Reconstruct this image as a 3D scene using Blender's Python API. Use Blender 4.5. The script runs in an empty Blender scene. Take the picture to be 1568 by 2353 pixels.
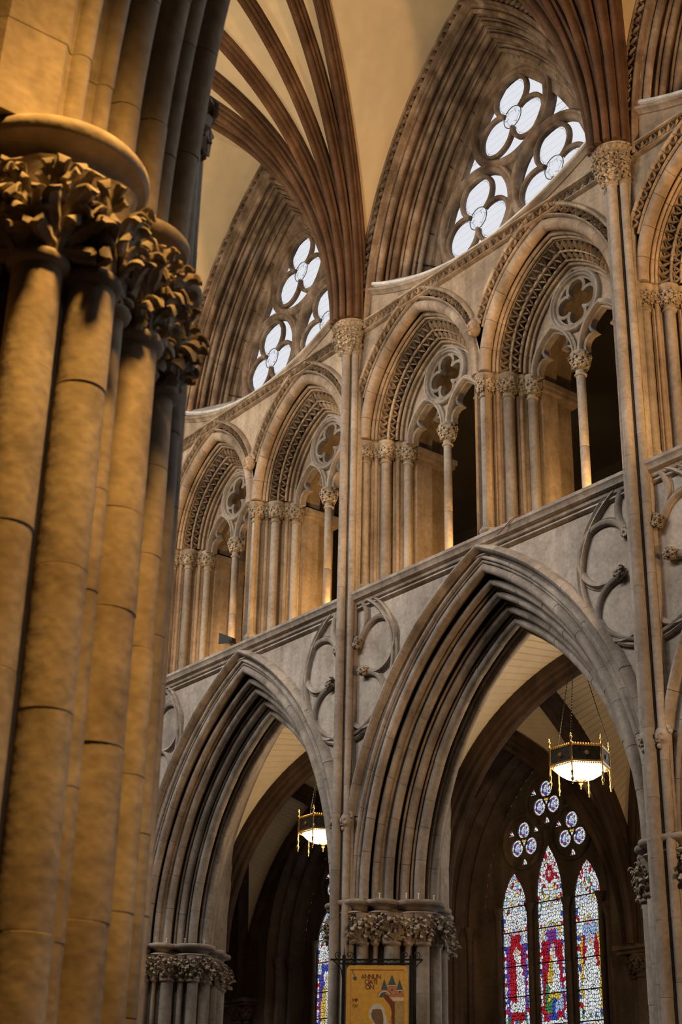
import bpy, bmesh, math, random
import numpy as np
from math import pi, sin, cos, sqrt, atan2, radians
from mathutils import Vector, Matrix

random.seed(7)
scene = bpy.context.scene
COL = scene.collection
B = 5.4                    # bay length
W = 9.42                   # nave width between the two arcade wall faces
SX = -0.10                 # the south arcade sits a little west of the north one
ZS = 4.924                 # arcade springing (abacus top)

# ------------------------------------------------------------------ camera
cam_d = bpy.data.cameras.new('camera')
cam = bpy.data.objects.new('camera', cam_d)
COL.objects.link(cam)
_r = Vector((0.611606, 0.790907, 0.020125)); _u = Vector((0.315731, -0.267321, 0.910414)); _d = Vector((-0.725432, 0.55046, 0.413209))
CAM = Vector((15.44211, -11.938237, 1.612113))
cam.matrix_world = Matrix(((_r.x, _u.x, -_d.x, CAM.x), (_r.y, _u.y, -_d.y, CAM.y), (_r.z, _u.z, -_d.z, CAM.z), (0, 0, 0, 1)))
cam_d.sensor_fit = 'VERTICAL'; cam_d.sensor_height = 36.0; cam_d.sensor_width = 24.0
cam_d.lens = 51.973
cam_d.clip_end = 200
cam_d.dof.use_dof = True
cam_d.dof.focus_distance = 20.0
cam_d.dof.aperture_fstop = 5.0
scene.camera = cam

# ------------------------------------------------------------------ world, lights, exposure
world = bpy.data.worlds.new('overcast_sky'); scene.world = world
world.use_nodes = True
bg = world.node_tree.nodes['Background']
bg.inputs[0].default_value = (0.93, 0.95, 1.0, 1); bg.inputs[1].default_value = 0.86
scene.view_settings.view_transform = 'Standard'
scene.view_settings.look = 'None'
scene.view_settings.exposure = 0.0
scene.view_settings.gamma = 1.0
scene.view_settings.use_curve_mapping = False

def area(name, loc, target, size, size_y, energy, color, spread=180):
    l = bpy.data.lights.new(name, 'AREA'); l.shape = 'RECTANGLE'; l.size = size; l.size_y = size_y
    l.energy = energy; l.color = color; l.spread = radians(spread)
    o = bpy.data.objects.new(name, l); COL.objects.link(o)
    o.location = loc
    o.rotation_euler = (Vector(target) - Vector(loc)).to_track_quat('-Z', 'Y').to_euler()
    return o
def spot(name, loc, target, energy, color, angle, blend=0.6, radius=0.15):
    l = bpy.data.lights.new(name, 'SPOT'); l.energy = energy; l.color = color
    l.spot_size = radians(angle); l.spot_blend = blend; l.shadow_soft_size = radius
    o = bpy.data.objects.new(name, l); COL.objects.link(o); o.location = loc
    o.rotation_euler = (Vector(target) - Vector(loc)).to_track_quat('-Z', 'Y').to_euler()
    return o
def point(name, loc, energy, color, radius=0.1):
    l = bpy.data.lights.new(name, 'POINT'); l.energy = energy; l.color = color; l.shadow_soft_size = radius
    o = bpy.data.objects.new(name, l); COL.objects.link(o); o.location = loc
    return o
WARM = (1.0, 0.56, 0.22); DAY = (1.0, 0.955, 0.895)
# added unseen daylight fills before the windowless south wall (opposite the wall in the picture)
for k, e in ((-3, 180), (-2, 270), (-1, 340), (0, 310), (1, 120)):
    area('south_daylight_fill', (k*B+2.6, -9.2, 15.6), (k*B+4.4, 0.0, 7.4), 2.4, 2.4, e, DAY, 100)
# added unseen warm fills, raking along the wall; two more brighten the vault webs
area('wall_fill', (16.6, -2.7, 8.6), (1.5, 0.2, 13.6), 0.8, 0.8, 115, WARM, 55)
area('vault_fill', (4.0, -8.8, 9.2), (-0.5, -3.2, 18.0), 2.0, 0.6, 265, (1.0, 0.79, 0.53), 120)
area('vault_fill', (-5.5, -8.8, 9.2), (-6.2, -2.2, 16.5), 1.6, 0.6, 190, (1.0, 0.79, 0.53), 110)
area('nave_fill', (16.6, -2.4, 3.2), (1.6, 0.4, 7.0), 0.7, 0.7, 70, (1.0, 0.60, 0.28), 55)  # unseen low fill added for the arcade soffits and icon panel
# added unseen daylight fills, lighting the foreground pier from the nave
for k in (2, 3):
    area('north_daylight_fill', (k*B+2.7, -0.35, 15.8), (10.9, -9.3, 4.0), 2.4, 2.4, 40, (0.95, 0.97, 1.0), 90)
# assumed south aisle lantern, unseen and not built; its spot lights the foreground pier
spot('assumed_lantern_spot', (12.85, -10.25, 7.0), (11.55, -10.0, 0.3), 1120, (1.0, 0.53, 0.13), 68, 0.85, 0.2)
scene.cycles.diffuse_bounces = 2
scene.cycles.glossy_bounces = 2
scene.cycles.max_bounces = 6

# ------------------------------------------------------------------ materials
MATS = {}
def nodes_of(name):
    m = bpy.data.materials.new(name); m.use_nodes = True
    nt = m.node_tree
    return m, nt, nt.nodes['Principled BSDF']
def N(nt, typ, **kw):
    n = nt.nodes.new(typ)
    for k, v in kw.items(): setattr(n, k, v)
    return n
def ramp(nt, stops):
    r = N(nt, 'ShaderNodeValToRGB')
    e = r.color_ramp.elements
    while len(e) < len(stops): e.new(0.5)
    for i, (p, c) in enumerate(stops):
        e[i].position = p; e[i].color = (*c, 1)
    return r
def stone(name, c_lo, c_mid, c_hi, scale=0.9, streak=0.35, rough=0.85, bump=0.25, fine=38.0, obj_var=0.10, grime=0.25, fine_amp=1.0):
    m, nt, b = nodes_of(name); L = nt.links
    geo = N(nt, 'ShaderNodeNewGeometry')
    n1 = N(nt, 'ShaderNodeTexNoise'); n1.inputs['Scale'].default_value = scale; n1.inputs['Detail'].default_value = 2; n1.inputs['Roughness'].default_value = 0.6
    L.new(geo.outputs['Position'], n1.inputs['Vector'])
    rp = ramp(nt, [(0.30, c_lo), (0.52, c_mid), (0.72, c_hi)])
    L.new(n1.outputs['Fac'], rp.inputs['Fac'])
    mp = N(nt, 'ShaderNodeMapping'); mp.inputs['Scale'].default_value = (5.0, 5.0, 0.5)
    L.new(geo.outputs['Position'], mp.inputs['Vector'])
    n2 = N(nt, 'ShaderNodeTexNoise'); n2.inputs['Scale'].default_value = 1.0; n2.inputs['Detail'].default_value = 1
    L.new(mp.outputs['Vector'], n2.inputs['Vector'])
    mr = N(nt, 'ShaderNodeMapRange'); mr.inputs[1].default_value = 0.35; mr.inputs[2].default_value = 0.7; mr.inputs[3].default_value = 1.0 - streak; mr.inputs[4].default_value = 1.06
    L.new(n2.outputs['Fac'], mr.inputs[0])
    n3 = N(nt, 'ShaderNodeTexNoise'); n3.inputs['Scale'].default_value = fine*0.5; n3.inputs['Detail'].default_value = 1.5
    L.new(geo.outputs['Position'], n3.inputs['Vector'])
    mr3 = N(nt, 'ShaderNodeMapRange'); mr3.inputs[1].default_value = 0.3; mr3.inputs[2].default_value = 0.7; mr3.inputs[3].default_value = 1-0.14*fine_amp; mr3.inputs[4].default_value = 1+0.1*fine_amp
    L.new(n3.outputs['Fac'], mr3.inputs[0])
    n4 = N(nt, 'ShaderNodeTexNoise'); n4.inputs['Scale'].default_value = 4.5; n4.inputs['Detail'].default_value = 2; n4.inputs['Roughness'].default_value = 0.7
    L.new(geo.outputs['Position'], n4.inputs['Vector'])
    mr4 = N(nt, 'ShaderNodeMapRange'); mr4.inputs[1].default_value = 0.28; mr4.inputs[2].default_value = 0.5; mr4.inputs[3].default_value = 1.0 - grime; mr4.inputs[4].default_value = 1.0
    L.new(n4.outputs['Fac'], mr4.inputs[0])
    oi = N(nt, 'ShaderNodeObjectInfo')
    mr5 = N(nt, 'ShaderNodeMapRange'); mr5.inputs[3].default_value = 1.0 - obj_var; mr5.inputs[4].default_value = 1.0 + obj_var
    L.new(oi.outputs['Random'], mr5.inputs[0])
    def mul(a, c):
        q = N(nt, 'ShaderNodeMath', operation='MULTIPLY'); L.new(a, q.inputs[0]); L.new(c, q.inputs[1]); return q.outputs[0]
    f = mul(mul(mul(mr.outputs[0], mr3.outputs[0]), mr4.outputs[0]), mr5.outputs[0])
    mx = N(nt, 'ShaderNodeVectorMath', operation='SCALE')
    L.new(rp.outputs['Color'], mx.inputs[0]); L.new(f, mx.inputs['Scale'])
    L.new(mx.outputs['Vector'], b.inputs['Base Color'])
    b.inputs['Roughness'].default_value = rough
    b.inputs['Specular IOR Level'].default_value = 0.25
    if bump:
        n5 = n3
        bp_ = N(nt, 'ShaderNodeBump'); bp_.inputs['Strength'].default_value = bump; bp_.inputs['Distance'].default_value = 0.02
        L.new(n5.outputs['Fac'], bp_.inputs['Height']); L.new(bp_.outputs['Normal'], b.inputs['Normal'])
    MATS[name] = m
    return m
def plain(name, col, rough=0.6, metal=0.0, emit=None, estr=0.0, noise=0.0):
    m, nt, b = nodes_of(name)
    b.inputs['Base Color'].default_value = (*col, 1); b.inputs['Roughness'].default_value = rough; b.inputs['Metallic'].default_value = metal
    if noise:
        geo = N(nt, 'ShaderNodeNewGeometry'); n1 = N(nt, 'ShaderNodeTexNoise'); n1.inputs['Scale'].default_value = 25; n1.inputs['Detail'].default_value = 4
        nt.links.new(geo.outputs['Position'], n1.inputs['Vector'])
        r = ramp(nt, [(0.3, tuple(c*(1-noise) for c in col)), (0.7, tuple(min(1, c*(1+noise)) for c in col))])
        nt.links.new(n1.outputs['Fac'], r.inputs['Fac']); nt.links.new(r.outputs['Color'], b.inputs['Base Color'])
    if emit:
        b.inputs['Emission Color'].default_value = (*emit, 1); b.inputs['Emission Strength'].default_value = estr
    MATS[name] = m
    return m
S_ARC = stone('arcade_sandstone', (0.25, 0.205, 0.17), (0.36, 0.305, 0.255), (0.45, 0.385, 0.325))
S_UP = stone('upper_sandstone', (0.25, 0.18, 0.125), (0.37, 0.28, 0.20), (0.47, 0.37, 0.28))
S_CAP = stone('carved_sandstone', (0.27, 0.21, 0.155), (0.38, 0.31, 0.235), (0.48, 0.41, 0.32), scale=3.0, bump=0.3)
S_WIN = stone('clerestory_sandstone', (0.19, 0.125, 0.085), (0.33, 0.235, 0.165), (0.47, 0.37, 0.29), scale=2.2, streak=0.5)
S_WALL = stone('wall_sandstone', (0.27, 0.225, 0.19), (0.38, 0.325, 0.275), (0.47, 0.41, 0.35), scale=1.4, streak=0.2, bump=0.2)
S_WALLU = stone('upper_wall_sandstone', (0.28, 0.205, 0.14), (0.385, 0.295, 0.21), (0.46, 0.37, 0.27), scale=1.1, streak=0.25, bump=0.2)
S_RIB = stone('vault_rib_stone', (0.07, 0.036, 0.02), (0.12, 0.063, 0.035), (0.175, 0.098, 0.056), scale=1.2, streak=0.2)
S_PIER = stone('lamplit_sandstone', (0.33, 0.25, 0.17), (0.44, 0.35, 0.25), (0.52, 0.43, 0.32), scale=1.6, streak=0.15, bump=0.22, obj_var=0.03, grime=0.30)  # arcade stone made paler and warmer, lamplight put into its colour
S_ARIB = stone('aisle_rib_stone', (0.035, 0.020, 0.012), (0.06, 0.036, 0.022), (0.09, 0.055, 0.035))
S_DARK = stone('shaded_sandstone', (0.10, 0.07, 0.05), (0.15, 0.105, 0.075), (0.19, 0.14, 0.10))  # aisle shade put into the colour; also keeps bounce off the shell low
PLASTER = stone('vault_plaster', (0.62, 0.50, 0.335), (0.645, 0.525, 0.355), (0.67, 0.55, 0.38), scale=0.5, streak=0.02, bump=0.0, fine=6.0, fine_amp=0.1, grime=0.02, obj_var=0.0)
SILL = stone('pale_sill', (0.55, 0.53, 0.50), (0.66, 0.64, 0.62), (0.74, 0.72, 0.70), scale=2.0, streak=0.1, grime=0.15)  # sill paler than the stone around it
BLACKM = plain('black_iron', (0.012, 0.011, 0.010), 0.5, 0.6)
DARKV = plain('void_shade', (0.03, 0.025, 0.02), 0.95)  # near-black colour stands in for the unlit roof space
BRASS = plain('brass', (0.80, 0.50, 0.16), 0.28, 1.0, noise=0.15)
LEADM = plain('lead_came', (0.05, 0.05, 0.055), 0.6)

# ------------------------------------------------------------------ mesh helpers
def mesh(name, verts, faces, mat, smooth=38, mats=None):
    me = bpy.data.meshes.new(name)
    me.from_pydata([tuple(v) for v in verts], [], faces)
    for m in (mats or [mat]): me.materials.append(m)
    if smooth:
        me.polygons.foreach_set('use_smooth', [True]*len(me.polygons))
        me.set_sharp_from_angle(angle=radians(smooth))
    me.update()
    return me
def put(name, me, parent=None, loc=(0, 0, 0), rot=None, mat4=None):
    o = bpy.data.objects.new(name, me); COL.objects.link(o)
    if parent is not None: o.parent = parent
    if mat4 is not None: o.matrix_local = mat4
    else:
        o.location = loc
        if rot: o.rotation_euler = rot
    return o
def empty(name, loc=(0, 0, 0), rz=0.0, label=None, cat=None, group=None, kind=None):
    o = bpy.data.objects.new(name, None); COL.objects.link(o)
    o.location = loc; o.rotation_euler = (0, 0, rz); o.empty_display_size = 0.2
    tag(o, label, cat, group, kind)
    return o
def tag(o, label=None, cat=None, group=None, kind=None):
    if label: o['label'] = label
    if cat: o['category'] = cat
    if group: o['group'] = group
    if kind: o['kind'] = kind
    return o
def copy_tree(o, parent=None):
    c = o.copy(); COL.objects.link(c)
    if parent is not None: c.parent = parent
    for ch in list(o.children): copy_tree(ch, c)
    return c
def bay_copy(proto, k, label, south=False):
    """copy of a thing built in bay 0, moved k bays along (or turned round into the south arcade)"""
    c = copy_tree(proto)
    l = proto.location
    if south:
        c.location = (k*B + SX - l.x, -W - l.y, l.z); c.rotation_euler = (0, 0, pi)
    else:
        c.location = (l.x + k*B, l.y, l.z)
    c['label'] = label
    return c
class MB:
    def __init__(s): s.v = []; s.f = []
    def add(s, v, f):
        n = len(s.v); s.v += [tuple(q) for q in v]; s.f += [tuple(i+n for i in q) for q in f]
        return s
    def box(s, x0, x1, y0, y1, z0, z1):
        v = [(x, y, z) for x in (x0, x1) for y in (y0, y1) for z in (z0, z1)]
        return s.add(v, [(0, 1, 3, 2), (4, 6, 7, 5), (0, 4, 5, 1), (2, 3, 7, 6), (0, 2, 6, 4), (1, 5, 7, 3)])
    def lathe(s, c, prof, n=14, cap=True):
        v = []; f = []
        for r, z in prof:
            for i in range(n):
                a = 2*pi*i/n; v.append((c[0]+r*cos(a), c[1]+r*sin(a), c[2]+z))
        m = len(prof)
        for j in range(m-1):
            for i in range(n):
                f.append((j*n+i, j*n+(i+1) % n, (j+1)*n+(i+1) % n, (j+1)*n+i))
        if cap: f += [tuple(range(n-1, -1, -1)), tuple((m-1)*n+i for i in range(n))]
        return s.add(v, f)
    def tube(s, path, r, n=6, closed=False, caps=True):
        P = [Vector(p) for p in path]; m = len(P); v = []; f = []
        up = None
        for i in range(m):
            if closed: t = P[(i+1) % m] - P[i-1]
            else: t = P[min(i+1, m-1)] - P[max(i-1, 0)]
            t.normalize()
            if up is None:
                up = Vector((0, 0, 1)) if abs(t.z) < 0.9 else Vector((1, 0, 0))
            e1 = (up - t*up.dot(t)).normalized(); e2 = t.cross(e1); up = e1
            rr = r[i] if isinstance(r, (list, tuple)) else r
            for k in range(n):
                a = 2*pi*k/n; v.append(P[i] + e1*(rr*cos(a)) + e2*(rr*sin(a)))
        for i in range(m if closed else m-1):
            j = (i+1) % m
            for k in range(n): f.append((i*n+k, i*n+(k+1) % n, j*n+(k+1) % n, j*n+k))
        if not closed and caps: f += [tuple(range(n-1, -1, -1)), tuple((m-1)*n+k for k in range(n))]
        return s.add(v, f)
    def ball(s, c, r, n=8, m=6, sq=(1, 1, 1)):
        v = [(c[0], c[1], c[2]+r*sq[2])]; f = []
        for j in range(1, m):
            th = pi*j/m
            for i in range(n):
                a = 2*pi*i/n; v.append((c[0]+r*sq[0]*sin(th)*cos(a), c[1]+r*sq[1]*sin(th)*sin(a), c[2]+r*sq[2]*cos(th)))
        v.append((c[0], c[1], c[2]-r*sq[2]))
        for i in range(n): f.append((0, 1+i, 1+(i+1) % n))
        for j in range(m-2):
            for i in range(n): f.append((1+j*n+i, 1+(j+1)*n+i, 1+(j+1)*n+(i+1) % n, 1+j*n+(i+1) % n))
        e = 1+(m-1)*n
        for i in range(n): f.append((e, 1+(m-2)*n+(i+1) % n, 1+(m-2)*n+i))
        return s.add(v, f)
    def mesh(s, name, mat, smooth=38): return mesh(name, s.v, s.f, mat, smooth)
def grid_faces(nr, nc, closed_c=False, off=0):
    f = []
    for i in range(nr-1):
        for j in range(nc if closed_c else nc-1):
            f.append((off+i*nc+j, off+i*nc+(j+1) % nc, off+(i+1)*nc+(j+1) % nc, off+(i+1)*nc+j))
    return f

def arch_pt(a, h, t):
    """point on the left half of a pointed arch of half span a and rise h, t 0 at the springing and 1 at the apex"""
    R = (a*a+h*h)/(2*a); tm = atan2(h, R-a); th = t*tm
    return (R-a)-R*cos(th), R*sin(th)
def arch_sweep(prof, cx, z0, t0, t1, n, side, base, cap=True, j=(0, 0)):
    v = []; m = len(prof)
    for i in range(n+1):
        t = t0+(t1-t0)*i/n
        for a, h, y in prof:
            x, z = arch_pt(a+j[0], h+j[0], t)
            v.append((cx - side*x - base[0] if side > 0 else cx + x - base[0], y+j[1]-base[1], z0+z-base[2]))
    f = grid_faces(n+1, m)
    if side > 0: f = [q[::-1] for q in f]
    if cap:
        f += [tuple(range(m)), tuple(range(n*m+m-1, n*m-1, -1))]
    return v, f
def roll(a, h, y, r, dr=-0.72, dy=-0.72, n=9, span=125):
    """cross-section of a roll moulding, from its outer front flank round its nose to its inner back flank"""
    out = []
    base = atan2(dy, dr)
    for i in range(n):
        an = base + radians(span)*(1-2*i/(n-1))*(-1)
        out.append((a+r*cos(an), h+r*cos(an), y+r*sin(an)))
    # order them from the wall face inwards: front/outer flank first
    if (out[0][0]-out[0][2]) < (out[-1][0]-out[-1][2]): out.reverse()
    return out
def planar(path, prof, closed=False, yb=0.0):
    """sweep a profile (u across the path in the wall plane, v towards the nave) along a path of (x, z)"""
    n = len(path); v = []
    for i in range(n):
        if closed: p, q = path[i-1], path[(i+1) % n]
        else: p, q = path[max(i-1, 0)], path[min(i+1, n-1)]
        tx, tz = q[0]-p[0], q[1]-p[1]; l = sqrt(tx*tx+tz*tz) or 1.0
        nx, nz = -tz/l, tx/l
        for u, w in prof: v.append((path[i][0]+nx*u, yb-w, path[i][1]+nz*u))
    m = len(prof)
    f = grid_faces(n, m)
    if closed:
        for k in range(m-1): f.append(((n-1)*m+k, (n-1)*m+k+1, k+1, k))
    else: f += [tuple(range(m)), tuple(range((n-1)*m+m-1, (n-1)*m-1, -1))]
    return v, f
def circ(cx, cz, r, a0=0, a1=360, n=32):
    full = abs(a1-a0) >= 360
    k = n if full else n+1
    return [(cx+r*cos(radians(a0+(a1-a0)*i/n)), cz+r*sin(radians(a0+(a1-a0)*i/n))) for i in range(k)]
def half_round(w, d, n=6, lip=0.0):
    out = [(-w-lip, -0.01)] if lip else []
    out += [(-w*cos(pi*i/n), d*sin(pi*i/n)) for i in range(n+1)]
    if lip: out.append((w+lip, -0.01))
    return out

# ------------------------------------------------------------------ carved pieces shared by many things
def tooth_mesh():
    v = []; f = []
    for s in (-1, 1):
        S = (0.0, -0.75, 0.02); Ee = (s*0.46, -0.55, 0.97)
        L = (s*0.14, 0.05, 0.58) if s > 0 else (s*0.37, 0.05, 0.40)
        Rr = (s*0.37, 0.05, 0.40) if s > 0 else (s*0.14, 0.05, 0.58)
        T = (s*0.25, -1.0, 0.52)
        n = len(v)
        v += [S, Ee, L, Rr, T, (0, 0.1, 0.05), (s*0.48, 0.1, 0.95)]
        f += [(n, n+2, n+4), (n, n+4, n+3), (n+1, n+4, n+2), (n+1, n+3, n+4), (n, n+5, n+2), (n, n+3, n+5), (n+1, n+2, n+6), (n+1, n+6, n+3)]
    return v, f
_tv, _tf = tooth_mesh()
TOOTH = mesh('tooth', _tv, _tf, S_UP, 20)
TOOTHW = mesh('window_tooth', _tv, _tf, S_WIN, 20)
def tooth_mat(pi_, po, tan, pitch, depth):
    Z = po-pi_; X = tan.normalized(); Z = Z - X*Z.dot(X)
    Y = Z.cross(X).normalized()
    if Y.y < 0: Y = -Y
    m = Matrix.Identity(4)
    for i in range(3):
        m[i][0] = X[i]*pitch; m[i][1] = Y[i]*depth; m[i][2] = Z[i]; m[i][3] = pi_[i]
    return m
def arch_len(a, h):
    R = (a*a+h*h)/(2*a); return R*atan2(h, R-a)
def band_teeth(parent, me, cx, z0, outer, inner, t0, pitch, depth, base, name='dogtooth'):
    for side in (-1, 1):
        n = int(arch_len(outer[0], outer[1])*(1-t0)/pitch)
        for i in range(n):
            t = t0+(1-t0)*(i+0.5)/n
            def P(p, tt):
                x, z = arch_pt(p[0], p[1], tt)
                return Vector((cx+(x if side < 0 else -x)-base[0], p[2]-base[1], z0+z-base[2]))
            po, pi_ = P(outer, t), P(inner, t)
            tan = P(outer, t+0.004)-P(outer, t-0.004)
            put(name, me, parent, mat4=tooth_mat(pi_, po, tan, (1-t0)*arch_len(outer[0], outer[1])/n, depth))

def blade(L, Wd, curl, nu, nv, thick, start=8, lobes=2, k0=0.25):
    P = []; y = z = 0.0
    for i in range(nu):
        u = i/(nu-1)
        ang = radians(start + curl*max(0, (u-k0)/(1-k0))**1.5)
        if i: y += L/(nu-1)*sin(ang)*0.62; z += L/(nu-1)*cos(ang)
        w = Wd*(0.22+0.80*sin(pi*min(1, u*0.90+0.06))**0.7)*(1+0.16*cos(lobes*2*pi*u+pi))
        P.append((y, z, ang, w))
    vt = []; vb = []
    for y, z, ang, w in P:
        ny, nz = cos(ang), -sin(ang)
        for j in range(nv):
            q = -1+2*j/(nv-1)
            b = 0.34*w*(1-q*q) - 0.16*w*math.exp(-(q/0.22)**2)
            vt.append((q*w*0.5, y+ny*b, z+nz*b)); vb.append((q*w*0.48, y-ny*thick, z-nz*thick))
    f = grid_faces(nu, nv); n = len(vt)
    f2 = [tuple(i+n for i in q[::-1]) for q in f]
    e = []
    for i in range(nu-1):
        e += [(i*nv, (i+1)*nv, (i+1)*nv+n, i*nv+n), (i*nv+nv-1, i*nv+nv-1+n, (i+1)*nv+nv-1+n, (i+1)*nv+nv-1)]
    for j in range(nv-1): e.append(((nu-1)*nv+j, (nu-1)*nv+j+1, (nu-1)*nv+j+1+n, (nu-1)*nv+j+n))
    mb = MB(); mb.add(vt+vb, f+f2+e)
    return mb
def leaf_mesh(name, mat, L=0.3, Wd=0.11, curl=215, lobes=3, nu=10, nv=5, seed=0, thick=0.010, start=8):
    """a stiff-leaf spray: a stalk carrying a fan of five curled fingers"""
    rnd = random.Random(seed); mb = MB()
    for an, ln, wd in ((0, 1.0, 0.52), (-30, 0.86, 0.46), (30, 0.86, 0.46), (-64, 0.60, 0.42), (64, 0.60, 0.42)):
        sg_ = (an > 0)-(an < 0)
        m = Matrix.Translation((sg_*Wd*0.05, -0.003*abs(sg_), L*0.12*(1-abs(an)/90))) @ Matrix.Rotation(radians(an+rnd.uniform(-5, 5)), 4, 'Y') @ Matrix.Rotation(radians(-an*0.35), 4, 'Z')
        q = transformed(blade(L*ln, Wd*wd, curl*rnd.uniform(0.85, 1.15), nu, nv, thick, start, lobes, 0.2), m); mb.add(q.v, q.f)
    mb.tube([(0, 0.0, -L*0.10), (0, 0.004, L*0.15), (0, 0.012, L*0.35)], [Wd*0.14, Wd*0.13, Wd*0.08], 6)
    return mb
def transformed(mb, m):
    o = MB(); o.v = [tuple(m @ Vector(v)) for v in mb.v]; o.f = list(mb.f); return o
LEAVES = [leaf_mesh('l', None, 0.34, 0.17, 120, 3, seed=1).mesh('acanthus_leaf', S_CAP, 50),
          leaf_mesh('l', None, 0.28, 0.16, 140, 2, seed=2).mesh('stiff_leaf', S_CAP, 50),
          leaf_mesh('l', None, 0.38, 0.17, 115, 4, seed=3).mesh('long_leaf', S_CAP, 50)]
def leaf_at(me, parent, pos, ang, tilt=0.0, twist=0.0, s=1.0, name='leaf'):
    m = Matrix.Translation(pos) @ Matrix.Rotation(ang-pi/2, 4, 'Z') @ Matrix.Rotation(-tilt, 4, 'X') @ Matrix.Rotation(twist, 4, 'Y') @ Matrix.Scale(s, 4)
    return put(name, me, parent, mat4=m)
_small = leaf_mesh('l', None, 0.20, 0.085, 230, 2, 7, 5, seed=5, thick=0.008)
def foliage(c, r, z0, s=1.0, n=7, tiers=2, a0=0.0, a1=2*pi, smallest=_small):
    """a ring of little curled leaves round a capital bell"""
    mb = MB()
    for t in range(tiers):
        for i in range(n):
            a = a0+(a1-a0)*(i+0.5*(t % 2))/n
            rr = r*(1.0+0.18*t)
            m = Matrix.Translation((c[0]+rr*cos(a), c[1]+rr*sin(a), z0+t*0.085*s)) @ Matrix.Rotation(a-pi/2, 4, 'Z') @ Matrix.Rotation(random.uniform(-.25, .25), 4, 'Y') @ Matrix.Scale(s*random.uniform(0.85, 1.12), 4)
            q = transformed(smallest, m); mb.add(q.v, q.f)
    return mb
def head_mesh(name, mat, r=0.12):
    """a small weathered carved head"""
    mb = MB(); mb.ball((0, 0, 0), r, 12, 10, (0.82, 0.9, 1.15))
    for s in (-1, 1):
        mb.ball((s*r*0.36, -r*0.70, r*0.22), r*0.17, 7, 5); mb.ball((s*r*0.80, 0, 0), r*0.2, 7, 5, (0.5, 0.8, 1.3))
        mb.ball((s*r*0.42, -r*0.55, -r*0.30), r*0.27, 7, 5)
    mb.ball((0, -r*0.92, -r*0.05), r*0.2, 7, 5, (0.7, 0.9, 1.5)); mb.ball((0, -r*0.78, -r*0.48), r*0.2, 7, 5, (1.4, 0.7, 0.6))
    mb.ball((0, -r*0.6, -r*0.92), r*0.28, 7, 5)
    for i in range(9):
        a = pi*(0.05+0.9*i/8); mb.ball((r*0.9*cos(a), r*0.05, r*0.35+r*0.85*sin(a)), r*0.27, 7, 5)
    return mb.mesh(name, mat, 50)

# ------------------------------------------------------------------ arcade arches
def arcade_orders():
    o = []
    o.append(('hood_mould', [(2.80, 4.19, 0.03), (2.78, 4.17, -0.05), (2.745, 4.135, -0.105), (2.71, 4.10, -0.12), (2.675, 4.07, -0.10), (2.655, 4.05, -0.06), (2.655, 4.05, -0.02), (2.60, 4.01, 0.0)]))
    o.append(('voussoir', [(2.60, 4.01, 0.0)] + roll(2.545, 3.985, -0.005, 0.030) + roll(2.505, 3.935, 0.03, 0.028) + [(2.60, 4.01, 0.20)]))
    o.append(('voussoir', [(2.60, 4.01, 0.20)] + roll(2.385, 3.84, 0.045, 0.062) + [(2.56, 3.93, 0.34)]))
    o.append(('voussoir', [(2.56, 3.93, 0.34)] + roll(2.315, 3.685, 0.175, 0.052) + [(2.45, 3.77, 0.40)]))
    o.append(('voussoir', [(2.45, 3.77, 0.40)] + roll(2.295, 3.625, 0.235, 0.018, span=90) + roll(2.195, 3.555, 0.30, 0.058) + [(2.38, 3.68, 0.58)]))
    o.append(('voussoir', [(2.38, 3.68, 0.58)] + roll(2.165, 3.475, 0.415, 0.018, span=90) + roll(2.09, 3.40, 0.475, 0.060) + [(2.24, 3.49, 0.70)]))
    o.append(('voussoir', [(2.24, 3.49, 0.70)] + roll(2.035, 3.325, 0.545, 0.018, span=90) + roll(1.955, 3.27, 0.61, 0.072) + [(2.03, 3.27, 0.74)]))
    o.append(('voussoir', [(2.03, 3.27, 0.74)] + roll(1.915, 3.225, 0.735, 0.016, span=90, dr=-0.9, dy=-0.4) + roll(1.872, 3.185, 0.80, 0.045, dr=-1, dy=0, span=110) + [(2.0, 3.24, 0.90)]))
    return o
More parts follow.
